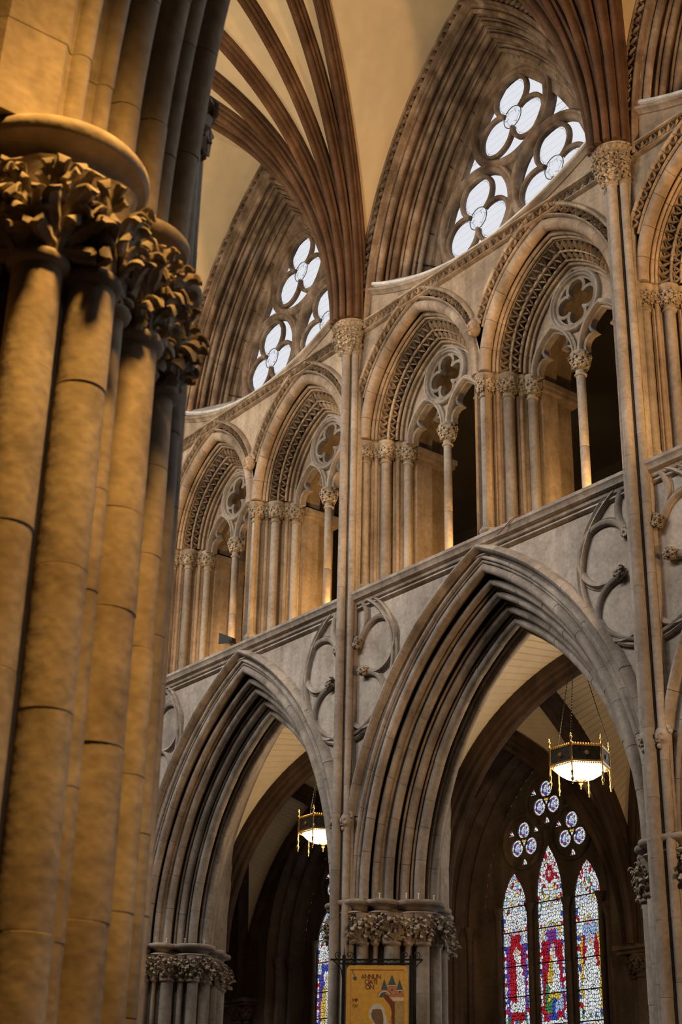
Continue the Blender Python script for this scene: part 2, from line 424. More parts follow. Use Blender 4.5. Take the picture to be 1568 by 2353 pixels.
def make_arcade_arch(label, both=False, mat=S_ARC):
    cx = B/2; base = (cx, 0.72, ZS)
    root = empty('arcade_arch', base, 0, label, 'arch', 'arcade arches')
    head = head_mesh('label_stop', mat, 0.11)
    orders = arcade_orders()
    if both:
        orders = orders[:6] + [('voussoir', [(2.24, 3.49, 0.70), (2.06, 3.33, 0.56)] + roll(2.03, 3.32, 0.60, 0.035) + [(2.02, 3.30, 0.68), (1.96, 3.26, 0.70)] + roll(1.93, 3.23, 0.75, 0.04) + [(1.92, 3.21, 0.80), (1.88, 3.19, 0.83), (1.88, 3.19, 1.06), (1.93, 3.23, 1.10)]),
            ('voussoir', [(1.93, 3.23, 1.10)] + roll(1.95, 3.25, 1.15, 0.045, dr=-0.8, dy=0.6) + [(2.02, 3.32, 1.20), (2.02, 3.32, 1.27), (2.12, 3.4, 1.32)]),
            ('voussoir', [(2.12, 3.40, 1.32)] + roll(2.14, 3.42, 1.36, 0.05, dr=-0.7, dy=0.7) + [(2.28, 3.56, 1.40), (2.28, 3.56, 1.46), (2.5, 3.85, 1.52), (2.7, 4.05, 1.52)])]
    rnd = random.Random(3)
    for oi, (nm, pr) in enumerate(orders):
        ns = 9
        for side in (-1, 1):
            t0 = 0.0
            if oi == 0: t0 = 0.215
            cuts = [t0] + [t0+(1-t0)*(i+rnd.uniform(-.18, .18))/ns for i in range(1, ns)] + [1.0]
            for i in range(ns):
                g = 0.0005
                a0 = cuts[i]+(g if i else 0); a1 = cuts[i+1]-(g if i < ns-1 else 0)
                j = (rnd.uniform(-.003, .003), rnd.uniform(-.003, .003)) if i < ns-1 else (0, 0)
                v, f = arch_sweep(pr, cx, ZS, a0, a1, 3, side, base, True, j)
                put(nm if oi else 'hood_stone', mesh(nm, v, f, mat, 40), root)
    for side in (-1, 1):   # carved stops under the hood ends
        x, z = arch_pt(2.72, 4.11, 0.205)
        put('label_stop', head if not both else foliage((0, 0), 0.035, -0.20, 1.45, 9, 2).mesh('label_stop', S_CAP, 50), root, (side*(-x) if side > 0 else x, -0.09-base[1], z-0.05))
        if not both:
            pr = [(2.0, 3.24, 0.90), (2.05, 3.3, 1.0), (2.5, 3.9, 1.42), (2.62, 4.02, 1.44)]
            v, f = arch_sweep(pr, cx, ZS, 0, 1, 20, side, base, False)
            put('rear_order', mesh('rear_order', v, f, mat, 40), root)
    return root
arch0 = make_arcade_arch('wide grey pointed arcade arch with deep mouldings, framing the stained glass window')
bay_copy(arch0, -1, 'smaller pointed arcade arch at left with many dark hollows, beside the blurred foreground pier')
bay_copy(arch0, 1, 'arcade arch cut off by the right edge, only its grey outer mouldings showing')
archs = make_arcade_arch('blurred warm arch mouldings rising above the large foreground capital', True, S_PIER)
archs.location = (3*B+SX-archs.location.x, -W-archs.location.y, ZS); archs.rotation_euler = (0, 0, pi)

# ------------------------------------------------------------------ clustered piers
PSH = [(0.29, 0.05, 0.065), (0.40, 0.17, 0.030), (0.55, 0.32, 0.100), (0.685, 0.475, 0.045), (0.80, 0.62, 0.085)]
ALLSH = []
for sx in (-1, 1):
    for x, y, r in PSH:
        ALLSH += [(sx*x, y, r), (sx*x, 1.44-y, r)]
ALLSH += [(0.0, 1.62, 0.10), (0.15, 1.53, 0.05), (-0.15, 1.53, 0.05)]
LOBES = [(sx*x, y, r) for sx in (-1, 1) for x, y, r in ((0.60, 0.72, 0.35), (0.40, 0.27, 0.225), (0.40, 1.17, 0.225), (0.20, 0.02, 0.17), (0.2, 1.42, 0.17))] + [(0, 0.0, 0.2), (0, 1.52, 0.26), (0, 0.72, 0.6)]
def pier_outline(dr, n=168, lobes=False):
    cy = 0.72; out = []
    circles = [(x, y, r+dr) for x, y, r in (LOBES if lobes else ALLSH)]
    if not lobes: circles += [(0, -0.02, 0.14+dr), (0, 0.72, 0.70+dr*0.8)]
    core = 0.74+dr*1.2
    for i in range(n):
        a = 2*pi*i/n; dx, dy = cos(a), sin(a)
        best = core/(abs(dx)/1.0+abs(dy)/1.05)
        for x, y, r in circles:
            b = x*dx+(y-cy)*dy; c2 = x*x+(y-cy)**2-b*b
            if c2 < r*r: best = max(best, b+sqrt(r*r-c2))
        out.append((best*dx, cy+best*dy))
    return out
def loft(levels, n=168):
    v = []; f = []
    for dr, z in levels:
        v += [(x, y-0.72, z) for x, y in pier_outline(dr, n, True)]
    f = grid_faces(len(levels), n, True)
    f += [tuple(range(n-1, -1, -1)), tuple((len(levels)-1)*n+i for i in range(n))]
    return v, f
def make_pier(label, mat=S_ARC):
    root = empty('clustered_pier', (0, 0.72, 0), 0, label, 'pier', 'clustered piers')
    # core between the shafts
    hx, hy = 0.70, 0.74
    core = [(hx, 0), (0.60, -0.22), (0.22, -0.62), (0, -hy), (-0.22, -0.62), (-0.60, -0.22), (-hx, 0), (-0.60, 0.22), (-0.22, 0.62), (0, hy), (0.22, 0.62), (0.60, 0.22)]
    v = [(x, y, z) for z in (0.0, 4.8) for x, y in core]; n = len(core)
    put('core', mesh('core', v, grid_faces(2, n, True), mat, 30), root)
    rnd = random.Random(11)
    cyl = {}
    for x, y, r in ALLSH:
        z = 0.42; first = True
        while z < 4.36:
            hgt = 1.35 if first else rnd.choice((0.36, 0.46, 0.55, 0.64))
            if z+hgt > 4.1: hgt = 4.37-z
            key = (r, round(hgt, 3))
            if key not in cyl:
                g = 0.0025
                mb = MB(); mb.lathe((0, 0, 0), [(r-g, g*0.1), (r, g), (r, hgt-g), (r-g, hgt-g*0.1)], 22 if r > 0.06 else 14)
                cyl[key] = mb.mesh('drum', mat, 30)
            j = 0.0022
            put('drum', cyl[key], root, (x+rnd.uniform(-j, j), y-0.72+rnd.uniform(-j, j), z))
            z += hgt; first = False
        mb = MB(); mb.lathe((x, y-0.72, 0), [(r*1.5, 0), (r*1.5, 0.26), (r*1.35, 0.30), (r*1.42, 0.34), (r*1.12, 0.38), (r*1.2, 0.41), (r, 0.43)], 14, False)
        put('base', mb.mesh('shaft_base', mat, 50), root)
        mb = MB(); mb.lathe((x, y-0.72, 4.385), [(r, -0.035), (r*1.0+0.018, -0.026), (r+0.026, -0.006), (r+0.018, 0.014), (r, 0.02), (r+0.002, 0.12), (r+0.012, 0.22), (r+0.03, 0.31), (r+0.045, 0.36)], 18, False)
        put('bell', mb.mesh('bell', S_CAP, 50), root)
    v, f = loft([(-0.10, 4.735), (-0.06, 4.742), (-0.042, 4.757), (-0.055, 4.774), (-0.095, 4.785), (-0.115, 4.805), (-0.10, 4.835), (-0.055, 4.852), (-0.012, 4.862), (0.0, 4.88), (0.0, 4.905), (-0.012, 4.92), (-0.03, 4.924)])
    put('abacus', mesh('abacus', v, f, mat, 40), root)
    mb = MB(); mb.lathe((0, 0.62, 4.90), [(0.34, 0), (0.34, 0.6), (0.42, 1.8), (0.55, 3.0), (0.7, 3.9)], 10)
    put('springer', mb.mesh('springer', mat, 30), root)
    # tiers of curled leaves following the scalloped outline
    for tier, (dr, z, count, sc_, lobed) in enumerate(((0.002, 4.395, 46, 0.84, False), (0.020, 4.475, 50, 0.78, False), (0.040, 4.60, 54, 0.55, False))):
        out = pier_outline(dr, 720, lobed)
        L = [0.0]
        for i in range(720):
            p, q = out[i], out[(i+1) % 720]; L.append(L[-1]+sqrt((q[0]-p[0])**2+(q[1]-p[1])**2))
        step = 0
        for i in range(count):
            tgt = L[-1]*((i+0.5*tier) % count)/count
            while step < 719 and L[step] < tgt: step += 1
            if tgt < L[step-1]: step = next(s for s in range(720) if L[s+1] >= tgt)
            p, q = out[(step-6) % 720], out[(step+6) % 720]
            an = atan2(-(q[0]-p[0]), q[1]-p[1])
            x, y = out[step % 720]
            if abs(x) < 0.16 and y < 0.1: continue
            me = LEAVES[rnd.choice((0, 1, 2)) if tier == 0 else rnd.choice((0, 1))]
            leaf_at(me, root, (x, y-0.72, z+rnd.uniform(-.02, .02)), an+rnd.uniform(-.25, .25), rnd.uniform(-.05, .2), rnd.uniform(-.5, .5), rnd.uniform(0.88, 1.12)*sc_)
    return root
pier0 = make_pier('grey clustered pier in the middle, the gold icon panel hanging on it')
bay_copy(pier0, -1, 'dark clustered pier at left, half hidden by the blurred pier in front')
bay_copy(pier0, 1, 'clustered pier at the right edge, its leafy capital in shadow behind a tall shaft')
piers = make_pier('large out-of-focus golden pier with leafy capital filling the left foreground', S_PIER)
piers.location = (2*B+SX, -W-0.72, 0); piers.rotation_euler = (0, 0, pi)

# ------------------------------------------------------------------ tall vault shafts
def make_vault_shaft(label, mat=S_ARC, top=13.02):
    root = empty('vault_shaft', (0, -0.18, 0), 0, label, 'column', 'tall vault shafts')
    rnd = random.Random(5); cyl = {}
    for x, y, r in ((0, 0, 0.064), (0.125, 0.075, 0.050), (-0.125, 0.075, 0.050)):
        z = 0.0
        while z < top-0.01:
            hgt = rnd.choice((0.62, 0.74, 0.86))
            if z+hgt > top-0.4: hgt = top-z
            key = (r, round(hgt, 3))
            if key not in cyl:
                g = 0.0035; mb = MB(); mb.lathe((0, 0, 0), [(r-g, 0), (r, g), (r, hgt-g), (r-g, hgt)], 18); cyl[key] = mb.mesh('drum', mat, 30)
            put('drum', cyl[key], root, (x+rnd.uniform(-.002, .002), y, z)); z += hgt
    mb = MB(); mb.box(-0.055, 0.055, 0.05, 0.2, 0, top+.3); mb.box(-0.165, -0.08, 0.11, 0.2, 0, top+.2); mb.box(0.08, 0.165, 0.11, 0.2, 0, top+.2)
    put('backing', mb.mesh('backing', mat, 30), root)
    mb = MB()
    mb.lathe((0, 0, top), [(0.064, -0.01), (0.082, 0.0), (0.086, 0.018), (0.07, 0.034), (0.075, 0.1), (0.10, 0.22), (0.14, 0.33), (0.16, 0.42)], 16)
    for s in (-1, 1): mb.lathe((s*0.125, 0.075, top), [(0.05, -0.01), (0.066, 0.0), (0.07, 0.018), (0.056, 0.034), (0.06, 0.1), (0.085, 0.22), (0.11, 0.33), (0.13, 0.42)], 16)
    put('bell', mb.mesh('bell', S_CAP, 50), root)
    # round abacus
    mb = MB(); mb.lathe((0, 0.09, top), [(0.24, 0.42), (0.285, 0.44), (0.30, 0.47), (0.27, 0.49), (0.265, 0.52), (0.275, 0.535), (0.25, 0.55)], 28)
    put('abacus', mb.mesh('abacus', S_CAP, 40), root)
    for t, (rr, z, n, s) in enumerate(((0.125, 0.03, 8, 0.78), (0.165, 0.14, 9, 0.80), (0.20, 0.265, 10, 0.66))):
        for i in range(n):
            a = radians(175+190*(i+0.5*(t % 2))/n)
            leaf_at(LEAVES[(i+t) % 2], root, (rr*cos(a), 0.075+rr*sin(a), top+z), a, 0.1, rnd.uniform(-.5, .5), s*rnd.uniform(.85, 1.15))
    for i in range(13):
        a = radians(178+184*i/12); c = Vector((0.262*cos(a), 0.09+0.262*sin(a), top+0.435)); tan = Vector((-sin(a), cos(a), 0))
        m = tooth_mat(c, c+Vector((0.03*cos(a), 0.03*sin(a), 0.07)), tan, 0.07, 0.035)
        put('dogtooth', TOOTH, root, mat4=m)
    return root
vs0 = make_vault_shaft('tall triple vault shaft between the two bays, rising to a leafy capital in the middle')
bay_copy(vs0, 1, 'tall triple vault shaft at right, running from the floor to the upper right capital')
vss = copy_tree(vs0); vss.location = (2*B+SX, -W+0.18, 0); vss.rotation_euler = (0, 0, pi)
vss['label'] = 'slender pale shaft forming the right edge of the blurred foreground pier'

# ------------------------------------------------------------------ blind tracery in the spandrels
def make_spandrel(label):
    base = (0, 0, 8.08); root = empty('spandrel_tracery', base, 0, label, 'tracery', 'carved spandrel roundels')
    # outer ring, pulled to a point under the string course
    ring = []
    for i in range(49):
        a = radians(90+360*i/48)
        r = 1.01+0.05*max(0, sin(a))**8
        ring.append((r*cos(a), r*sin(a)))
    v, f = planar(ring[:-1], [(-0.06, -0.02), (-0.055, 0.035), (-0.03, 0.055), (-0.005, 0.03), (0.005, 0.02), (0.02, 0.055), (0.045, 0.065), (0.065, 0.04), (0.07, -0.02)], True)
    put('outer_ring', mesh('outer_ring', v, f, S_ARC, 40), root)
    prof = [(-0.05, -0.02), (-0.045, 0.03), (-0.02, 0.055), (0.01, 0.06), (0.03, 0.035), (0.036, 0.012), (0.05, 0.02), (0.062, 0.0), (0.065, -0.02)]
    knot = foliage((0, 0, 0), 0.03, -0.06, 0.72, 6, 2).mesh('cusp_leaf', S_CAP, 50)
    for k in range(5):
        a = 90+72*k; c = (0.66*cos(radians(a)), 0.66*sin(radians(a)))
        v, f = planar(circ(c[0], c[1], 0.385, a+139, a-139, 28), prof)
        put('foil', mesh('foil', v, f, S_ARC, 40), root)
        b = radians(a+36); m = Matrix.Translation((0.40*cos(b), -0.05, 0.40*sin(b))) @ Matrix.Rotation(-(b)-pi/2, 4, 'Y')
        put('cusp_leaf', knot, root, mat4=m)
    return root
sp0 = make_spandrel('carved cinquefoil roundel on the wall, cut in two by the middle vault shaft')
bay_copy(sp0, 1, 'carved cinquefoil roundel on the wall behind the right vault shaft')
bay_copy(sp0, -1, 'carved roundel at the far left of the grey wall, almost hidden by the foreground pier')

# ------------------------------------------------------------------ triforium arches
ZT = 11.60; ZB = 9.17
def make_triforium(label):
    cx = 1.4; base = (cx, 0.3, ZB); root = empty('triforium_arch', base, 0, label, 'arch', 'triforium arches')
    bx, by, bz = base
    rnd = random.Random(21)
    orders = [
        ('hood_stone', [(1.475, 2.005, 0.02), (1.47, 2.0, -0.045), (1.445, 1.975, -0.075), (1.415, 1.945, -0.06), (1.40, 1.93, -0.025), (1.40, 1.93, 0.09)], 0.30),
        ('hood_stone', [(1.40, 1.93, 0.09), (1.315, 1.845, 0.09), (1.305, 1.835, -0.03), (1.285, 1.815, -0.04), (1.27, 1.80, -0.02), (1.265, 1.795, 0.02)], 0.28),
        ('voussoir', [(1.33, 1.86, 0.04)] + roll(1.225, 1.70, 0.055, 0.085, n=11) + [(1.22, 1.64, 0.20)], 0.0),
        ('voussoir', [(1.22, 1.64, 0.20)] + roll(1.160, 1.595, 0.150, 0.028) + [(1.18, 1.60, 0.21)] + roll(1.132, 1.555, 0.195, 0.022) + [(1.15, 1.56, 0.26)], 0.0),
        ('voussoir', [(1.15, 1.56, 0.26), (1.125, 1.54, 0.228), (1.112, 1.528, 0.236), (1.16, 1.56, 0.40), (1.09, 1.49, 0.46)] + roll(1.015, 1.405, 0.33, 0.020) + [(1.07, 1.45, 0.52), (1.0, 1.38, 0.57)] + roll(0.945, 1.31, 0.435, 0.022) + [(0.96, 1.32, 0.49)], 0.0),
        ('voussoir', [(0.96, 1.32, 0.49)] + roll(0.915, 1.28, 0.50, 0.026) + [(0.90, 1.26, 0.545), (0.88, 1.24, 0.55)] + roll(0.865, 1.225, 0.555, 0.022) + [(0.85, 1.21, 0.60), (0.85, 1.21, 0.70)], 0.0)]
    for oi, (nm, pr, t0) in enumerate(orders):
        ns = 7 if oi < 2 else 6
        for side in (-1, 1):
            cuts = [t0]+[t0+(1-t0)*(i+rnd.uniform(-.15, .15))/ns for i in range(1, ns)]+[1.0]
            for i in range(ns):
                g = 0.0012
                v, f = arch_sweep(pr, cx, ZT, cuts[i]+(g if i else 0), cuts[i+1]-(g if i < ns-1 else 0), 3, side, base, True, (rnd.uniform(-.002, .002), 0) if i < ns-1 else (0, 0))
                put(nm, mesh(nm, v, f, S_UP, 40), root)
    band_teeth(root, TOOTH, cx, ZT, (1.402, 1.932, -0.015), (1.318, 1.848, -0.015), 0.31, 0.118, 0.05, base)
    band_teeth(root, TOOTH, cx, ZT, (1.114, 1.530, 0.232), (1.022, 1.412, 0.318), 0.0, 0.118, 0.05, base)
    band_teeth(root, TOOTH, cx, ZT, (1.005, 1.395, 0.338), (0.952, 1.322, 0.418), 0.0, 0.118, 0.045, base)
    # stepped jambs with three shafts and two small rolls on each side
    for side in (-1, 1):
        plan = [(1.40, 0.02), (1.38, 0.10), (1.26, 0.22), (1.19, 0.28), (1.12, 0.46), (1.00, 0.56), (0.93, 0.74), (0.86, 0.76), (0.86, 1.05), (0.98, 1.12), (0.98, 1.42)]
        mb = MB(); v = []
        for z in (ZB-0.05, ZT-0.02):
            for a, y in plan: v.append((side*a, y-by, z-bz))
        mb.add(v, grid_faces(2, len(plan)))
        put('jamb', mb.mesh('jamb', S_UP, 25), root)
        shafts = [(1.10, 0.36, 0.068), (0.93, 0.64, 0.062)]
        if side < 0: shafts = [(1.30, 0.125, 0.068)] + shafts
        for a, y, r in shafts:
            mb = MB(); mb.lathe((side*a, y-by, 0), [(r, 0.20), (r*0.985, 0.9), (r, 2.10)], 18, False)
            put('shaft', mb.mesh('shaft', S_ARC, 50), root)
            mb = MB(); mb.lathe((side*a, y-by, 0), [(r*1.55, -0.06), (r*1.5, 0.08), (r*1.72, 0.10), (r*1.78, 0.125), (r*1.6, 0.15), (r*1.25, 0.165), (r*1.3, 0.185), (r*1.0, 0.21)], 18, False)
            put('base', mb.mesh('base', S_ARC, 50), root)
            cap = put('capital', (lambda m: m.mesh('bell', S_CAP, 50))(MB().lathe((side*a, y-by, 2.09), [(r, -0.02), (r+0.018, -0.01), (r+0.022, 0.005), (r+0.008, 0.02), (r+0.006, 0.08), (r+0.02, 0.16), (r+0.045, 0.24), (r+0.055, 0.255), (r+0.055, 0.265), (r+0.062, 0.28), (r+0.072, 0.295), (r+0.075, 0.32), (r+0.06, 0.335)], 18)), root)
            fo = foliage((side*a, y-by), r+0.016, 2.165, 0.92, 8, 2).mesh('capital_foliage', S_CAP, 50)
            put('capital_foliage', fo, cap)
        for a, y, r in ((1.205, 0.262, 0.030), (1.015, 0.52, 0.030)):
            mb = MB(); mb.lathe((side*a, y-by, 0), [(r, 0.0), (r, 2.13)], 10, False)
            mb.box(side*(a+0.03)-0.016, side*(a+0.03)+0.016, y-by-0.055, y-by+0.02, 0, 2.13)
            put('roll', mb.mesh('roll', S_UP, 45), root)
            mb = foliage((side*a, y-by), r+0.012, 2.19, 0.78, 5, 2); mb.lathe((side*a, y-by, 2.12), [(r, 0), (r+0.03, 0.22), (r+0.05, 0.27), (r+0.05, 0.31)], 12)
            put('capital_foliage', mb.mesh('capital_foliage', S_CAP, 50), root)
        # rear impost and rear jamb moulding
        mb = MB(); mb.box(side*0.80 if side > 0 else -1.0, 1.0 if side > 0 else -0.80, 0.74-by, 1.46-by, 2.22, 2.28)
        mb.box(side*0.77 if side > 0 else -1.0, 1.0 if side > 0 else -0.77, 0.72-by, 1.48-by, 2.28, 2.36)
        put('rear_impost', mb.mesh('rear_impost', S_UP, 30), root)
        v, f = arch_sweep([(0.85, 1.21, 0.70), (0.86, 1.22, 1.05), (0.98, 1.35, 1.12), (0.98, 1.35, 1.44)], cx, ZT, 0, 1, 14, side, base, False)
        put('rear_arch', mesh('rear_arch', v, f, S_UP, 40), root)
    # tracery: plate, roundel with quatrefoil, two cusped heads on a colonnette
    def inside(x, z):
        if z < 0: return False
        zz = z
        def under(a, h, xx, zq):
            if zq < 0: return abs(xx) < a
            R = (a*a+h*h)/(2*a)
            return abs(xx)+(R-a) <= sqrt(max(R*R-zq*zq, 0)) if zq < R else False
        if not under(0.87, 1.23, x, zz): return False
        if x*x+(z-0.73)**2 < 0.375**2: return False
        for s in (-1, 1):
            if under(0.375, 0.555, x-s*0.43, z+0.07): return False
        return True
    c = 0.02; v = []; f = []; idx = {}
    def vid(i, j, y):
        if (i, j, y) not in idx: idx[(i, j, y)] = len(v); v.append((i*c, y-by, ZT-bz+j*c))
        return idx[(i, j, y)]
    for i in range(-45, 45):
        for j in range(0, 64):
            if inside((i+.5)*c, (j+.5)*c):
                f.append((vid(i, j, .59), vid(i+1, j, .59), vid(i+1, j+1, .59), vid(i, j+1, .59)))
                f.append((vid(i, j+1, .68), vid(i+1, j+1, .68), vid(i+1, j, .68), vid(i, j, .68)))
                for (di, dj, e) in ((-1, 0, ((i, j), (i, j+1))), (1, 0, ((i+1, j+1), (i+1, j))), (0, -1, ((i+1, j), (i, j))), (0, 1, ((i, j+1), (i+1, j+1)))):
                    if not inside((i+di+.5)*c, (j+dj+.5)*c):
                        (p, q) = e; f.append((vid(*p, .59), vid(*q, .59), vid(*q, .68), vid(*p, .68)))
    put('tracery_plate', mesh('tracery_plate', v, f, S_UP, 30), root)
    zc = ZT-bz+0.73
    tr = put('roundel', mesh('roundel', *planar(circ(0, zc, 0.405, n=40), [(-0.05, -0.12), (-0.05, 0.02), (-0.03, 0.045), (-0.005, 0.05), (0.01, 0.025), (0.02, 0.03), (0.04, 0.045), (0.05, 0.03), (0.055, -0.02)], True, 0.57-by), S_ARC, 40), root)
    for k in range(4):
        a = 90*k
        m = planar(circ(0.205*cos(radians(a)), zc+0.205*sin(radians(a)), 0.15, a+128, a-128, 18), [(-0.022, -0.09), (-0.024, 0.0), (0, 0.022), (0.024, 0.0), (0.022, -0.09)], False, 0.585-by)
        put('foil', mesh('foil', *m, S_ARC, 40), tr)
    v, f = planar(circ(0, zc, 0.348, n=36), [(-0.02, -0.09), (-0.022, 0.0), (0, 0.022), (0.022, 0.0), (0.02, -0.09)], True, 0.585-by)
    put('inner_ring', mesh('inner_ring', v, f, S_ARC, 40), tr)
    z1 = 11.53-bz
    for s in (-1, 1):
        pts = []
        for i in range(11): x, z = arch_pt(0.385, 0.58, i/10); pts.append((s*0.43+x, z1+z))
        for i in range(9, -1, -1): x, z = arch_pt(0.385, 0.58, i/10); pts.append((s*0.43-x, z1+z))
        v, f = planar(pts, [(-0.035, -0.10), (-0.04, 0.02), (-0.02, 0.05), (0.005, 0.055), (0.015, 0.03), (0.03, 0.035), (0.045, 0.02), (0.05, -0.05)], False, 0.57-by)
        hd = put('light_head', mesh('light_head', v, f, S_ARC, 40), root)
        cus = [(-.335, 0), (-.335, .09), (-.30, .165), (-.235, .205), (-.14, .20), (-.205, .25), (-.235, .32), (-.20, .40), (-.10, .475), (0, .53), (.10, .475), (.20, .40), (.235, .32), (.205, .25), (.14, .20), (.235, .205), (.30, .165), (.335, .09), (.335, 0)]
        v, f = planar([(s*0.43+x, z1+z) for x, z in cus], [(-0.018, -0.10), (-0.02, 0.0), (0, 0.02), (0.02, 0.0), (0.022, -0.10)], False, 0.60-by)
        put('cusping', mesh('cusping', v, f, S_ARC, 40), hd)
    r = 0.060
    mb = MB(); mb.lathe((0, 0.60-by, 0), [(r*1.6, 0.0), (r*1.6, 0.05), (r*1.25, 0.08), (r, 0.11)], 16, False)
    put('base', mb.mesh('base', S_ARC, 50), root)
    for z0, z1_ in ((0.10, 0.99), (0.995, 2.03)):
        mb = MB(); mb.lathe((0, 0.60-by, 0), [(r-.003, z0), (r, z0+.006), (r, z1_-.006), (r-.003, z1_)], 18)
        put('colonnette', mb.mesh('colonnette', S_ARC, 30), root)
    cap = put('capital', MB().lathe((0, 0.60-by, 2.02), [(r, 0), (r+0.02, 0.005), (r+0.024, 0.02), (r+0.006, 0.035), (r+0.008, 0.12), (r+0.03, 0.22), (r+0.05, 0.285), (r+0.07, 0.30), (r+0.075, 0.325), (r+0.055, 0.345)], 18).mesh('capital', S_CAP, 50), root)
    put('capital_foliage', foliage((0, 0.60-by), r+0.02, 2.13, 1.0, 6, 2).mesh('capital_foliage', S_CAP, 50), cap)
    return root
HEAD = head_mesh('label_stop', S_UP, 0.115)
tri0 = make_triforium('triforium arch right of the middle vault shaft, lower left of the larger pair')
def head_on(r): put('label_stop', HEAD, r, (1.30, -0.06-0.3, 12.27-ZB))
tri_r = copy_tree(tri0); tri_r.location.x += 2.6; tri_r['label'] = 'largest triforium arch, beside the right vault shaft, black void behind its colonnette'
tri_l = copy_tree(tri0); tri_l.location.x += -B; tri_l['label'] = 'leftmost triforium arch, touching the blurred foreground pier, black spotlight at its foot'
tri_lr = copy_tree(tri0); tri_lr.location.x += -B+2.6; tri_lr['label'] = 'triforium arch left of the middle vault shaft, its colonnette lit bright yellow'
tri_rr = copy_tree(tri0); tri_rr.location.x += B; tri_rr['label'] = 'triforium arch at the right edge beyond the right vault shaft, mostly cut off'
head_on(tri0); head_on(tri_l)

# ------------------------------------------------------------------ clerestory windows (curved triangles with three trefoils)
ZC = 13.40
glass, gnt, gb = nodes_of('clear_leaded_glass')
tb = N(gnt, 'ShaderNodeBsdfTransparent'); tb.inputs[0].default_value = (0.98, 0.98, 0.99, 1)
gl = N(gnt, 'ShaderNodeBsdfGlossy'); gl.inputs['Roughness'].default_value = 0.1
gm = N(gnt, 'ShaderNodeMixShader'); gm.inputs[0].default_value = 0.03
gnt.links.new(tb.outputs[0], gm.inputs[1]); gnt.links.new(gl.outputs[0], gm.inputs[2])
gnt.links.new(gm.outputs[0], gnt.nodes['Material Output'].inputs[0])
def flat(pts, y):
    return [(x, y, z) for x, z in pts], [tuple(range(len(pts)))]
def fill_holes(name, outer, holes, y, mat, depth=0.10):
    bm = bmesh.new(); es = []
    for loop in [outer]+holes:
        vs = [bm.verts.new((x, y, z)) for x, z in loop]
        es += [bm.edges.new((vs[i], vs[(i+1) % len(vs)])) for i in range(len(vs))]
    bmesh.ops.triangle_fill(bm, use_beauty=True, edges=es)
    for loop in holes:
        a = [bm.verts.new((x, y, z)) for x, z in loop]; b = [bm.verts.new((x, y+depth, z)) for x, z in loop]
        for i in range(len(a)): j = (i+1) % len(a); bm.faces.new((a[i], a[j], b[j], b[i]))
    me = bpy.data.meshes.new(name); bm.to_mesh(me); bm.free(); me.materials.append(mat)
    return me
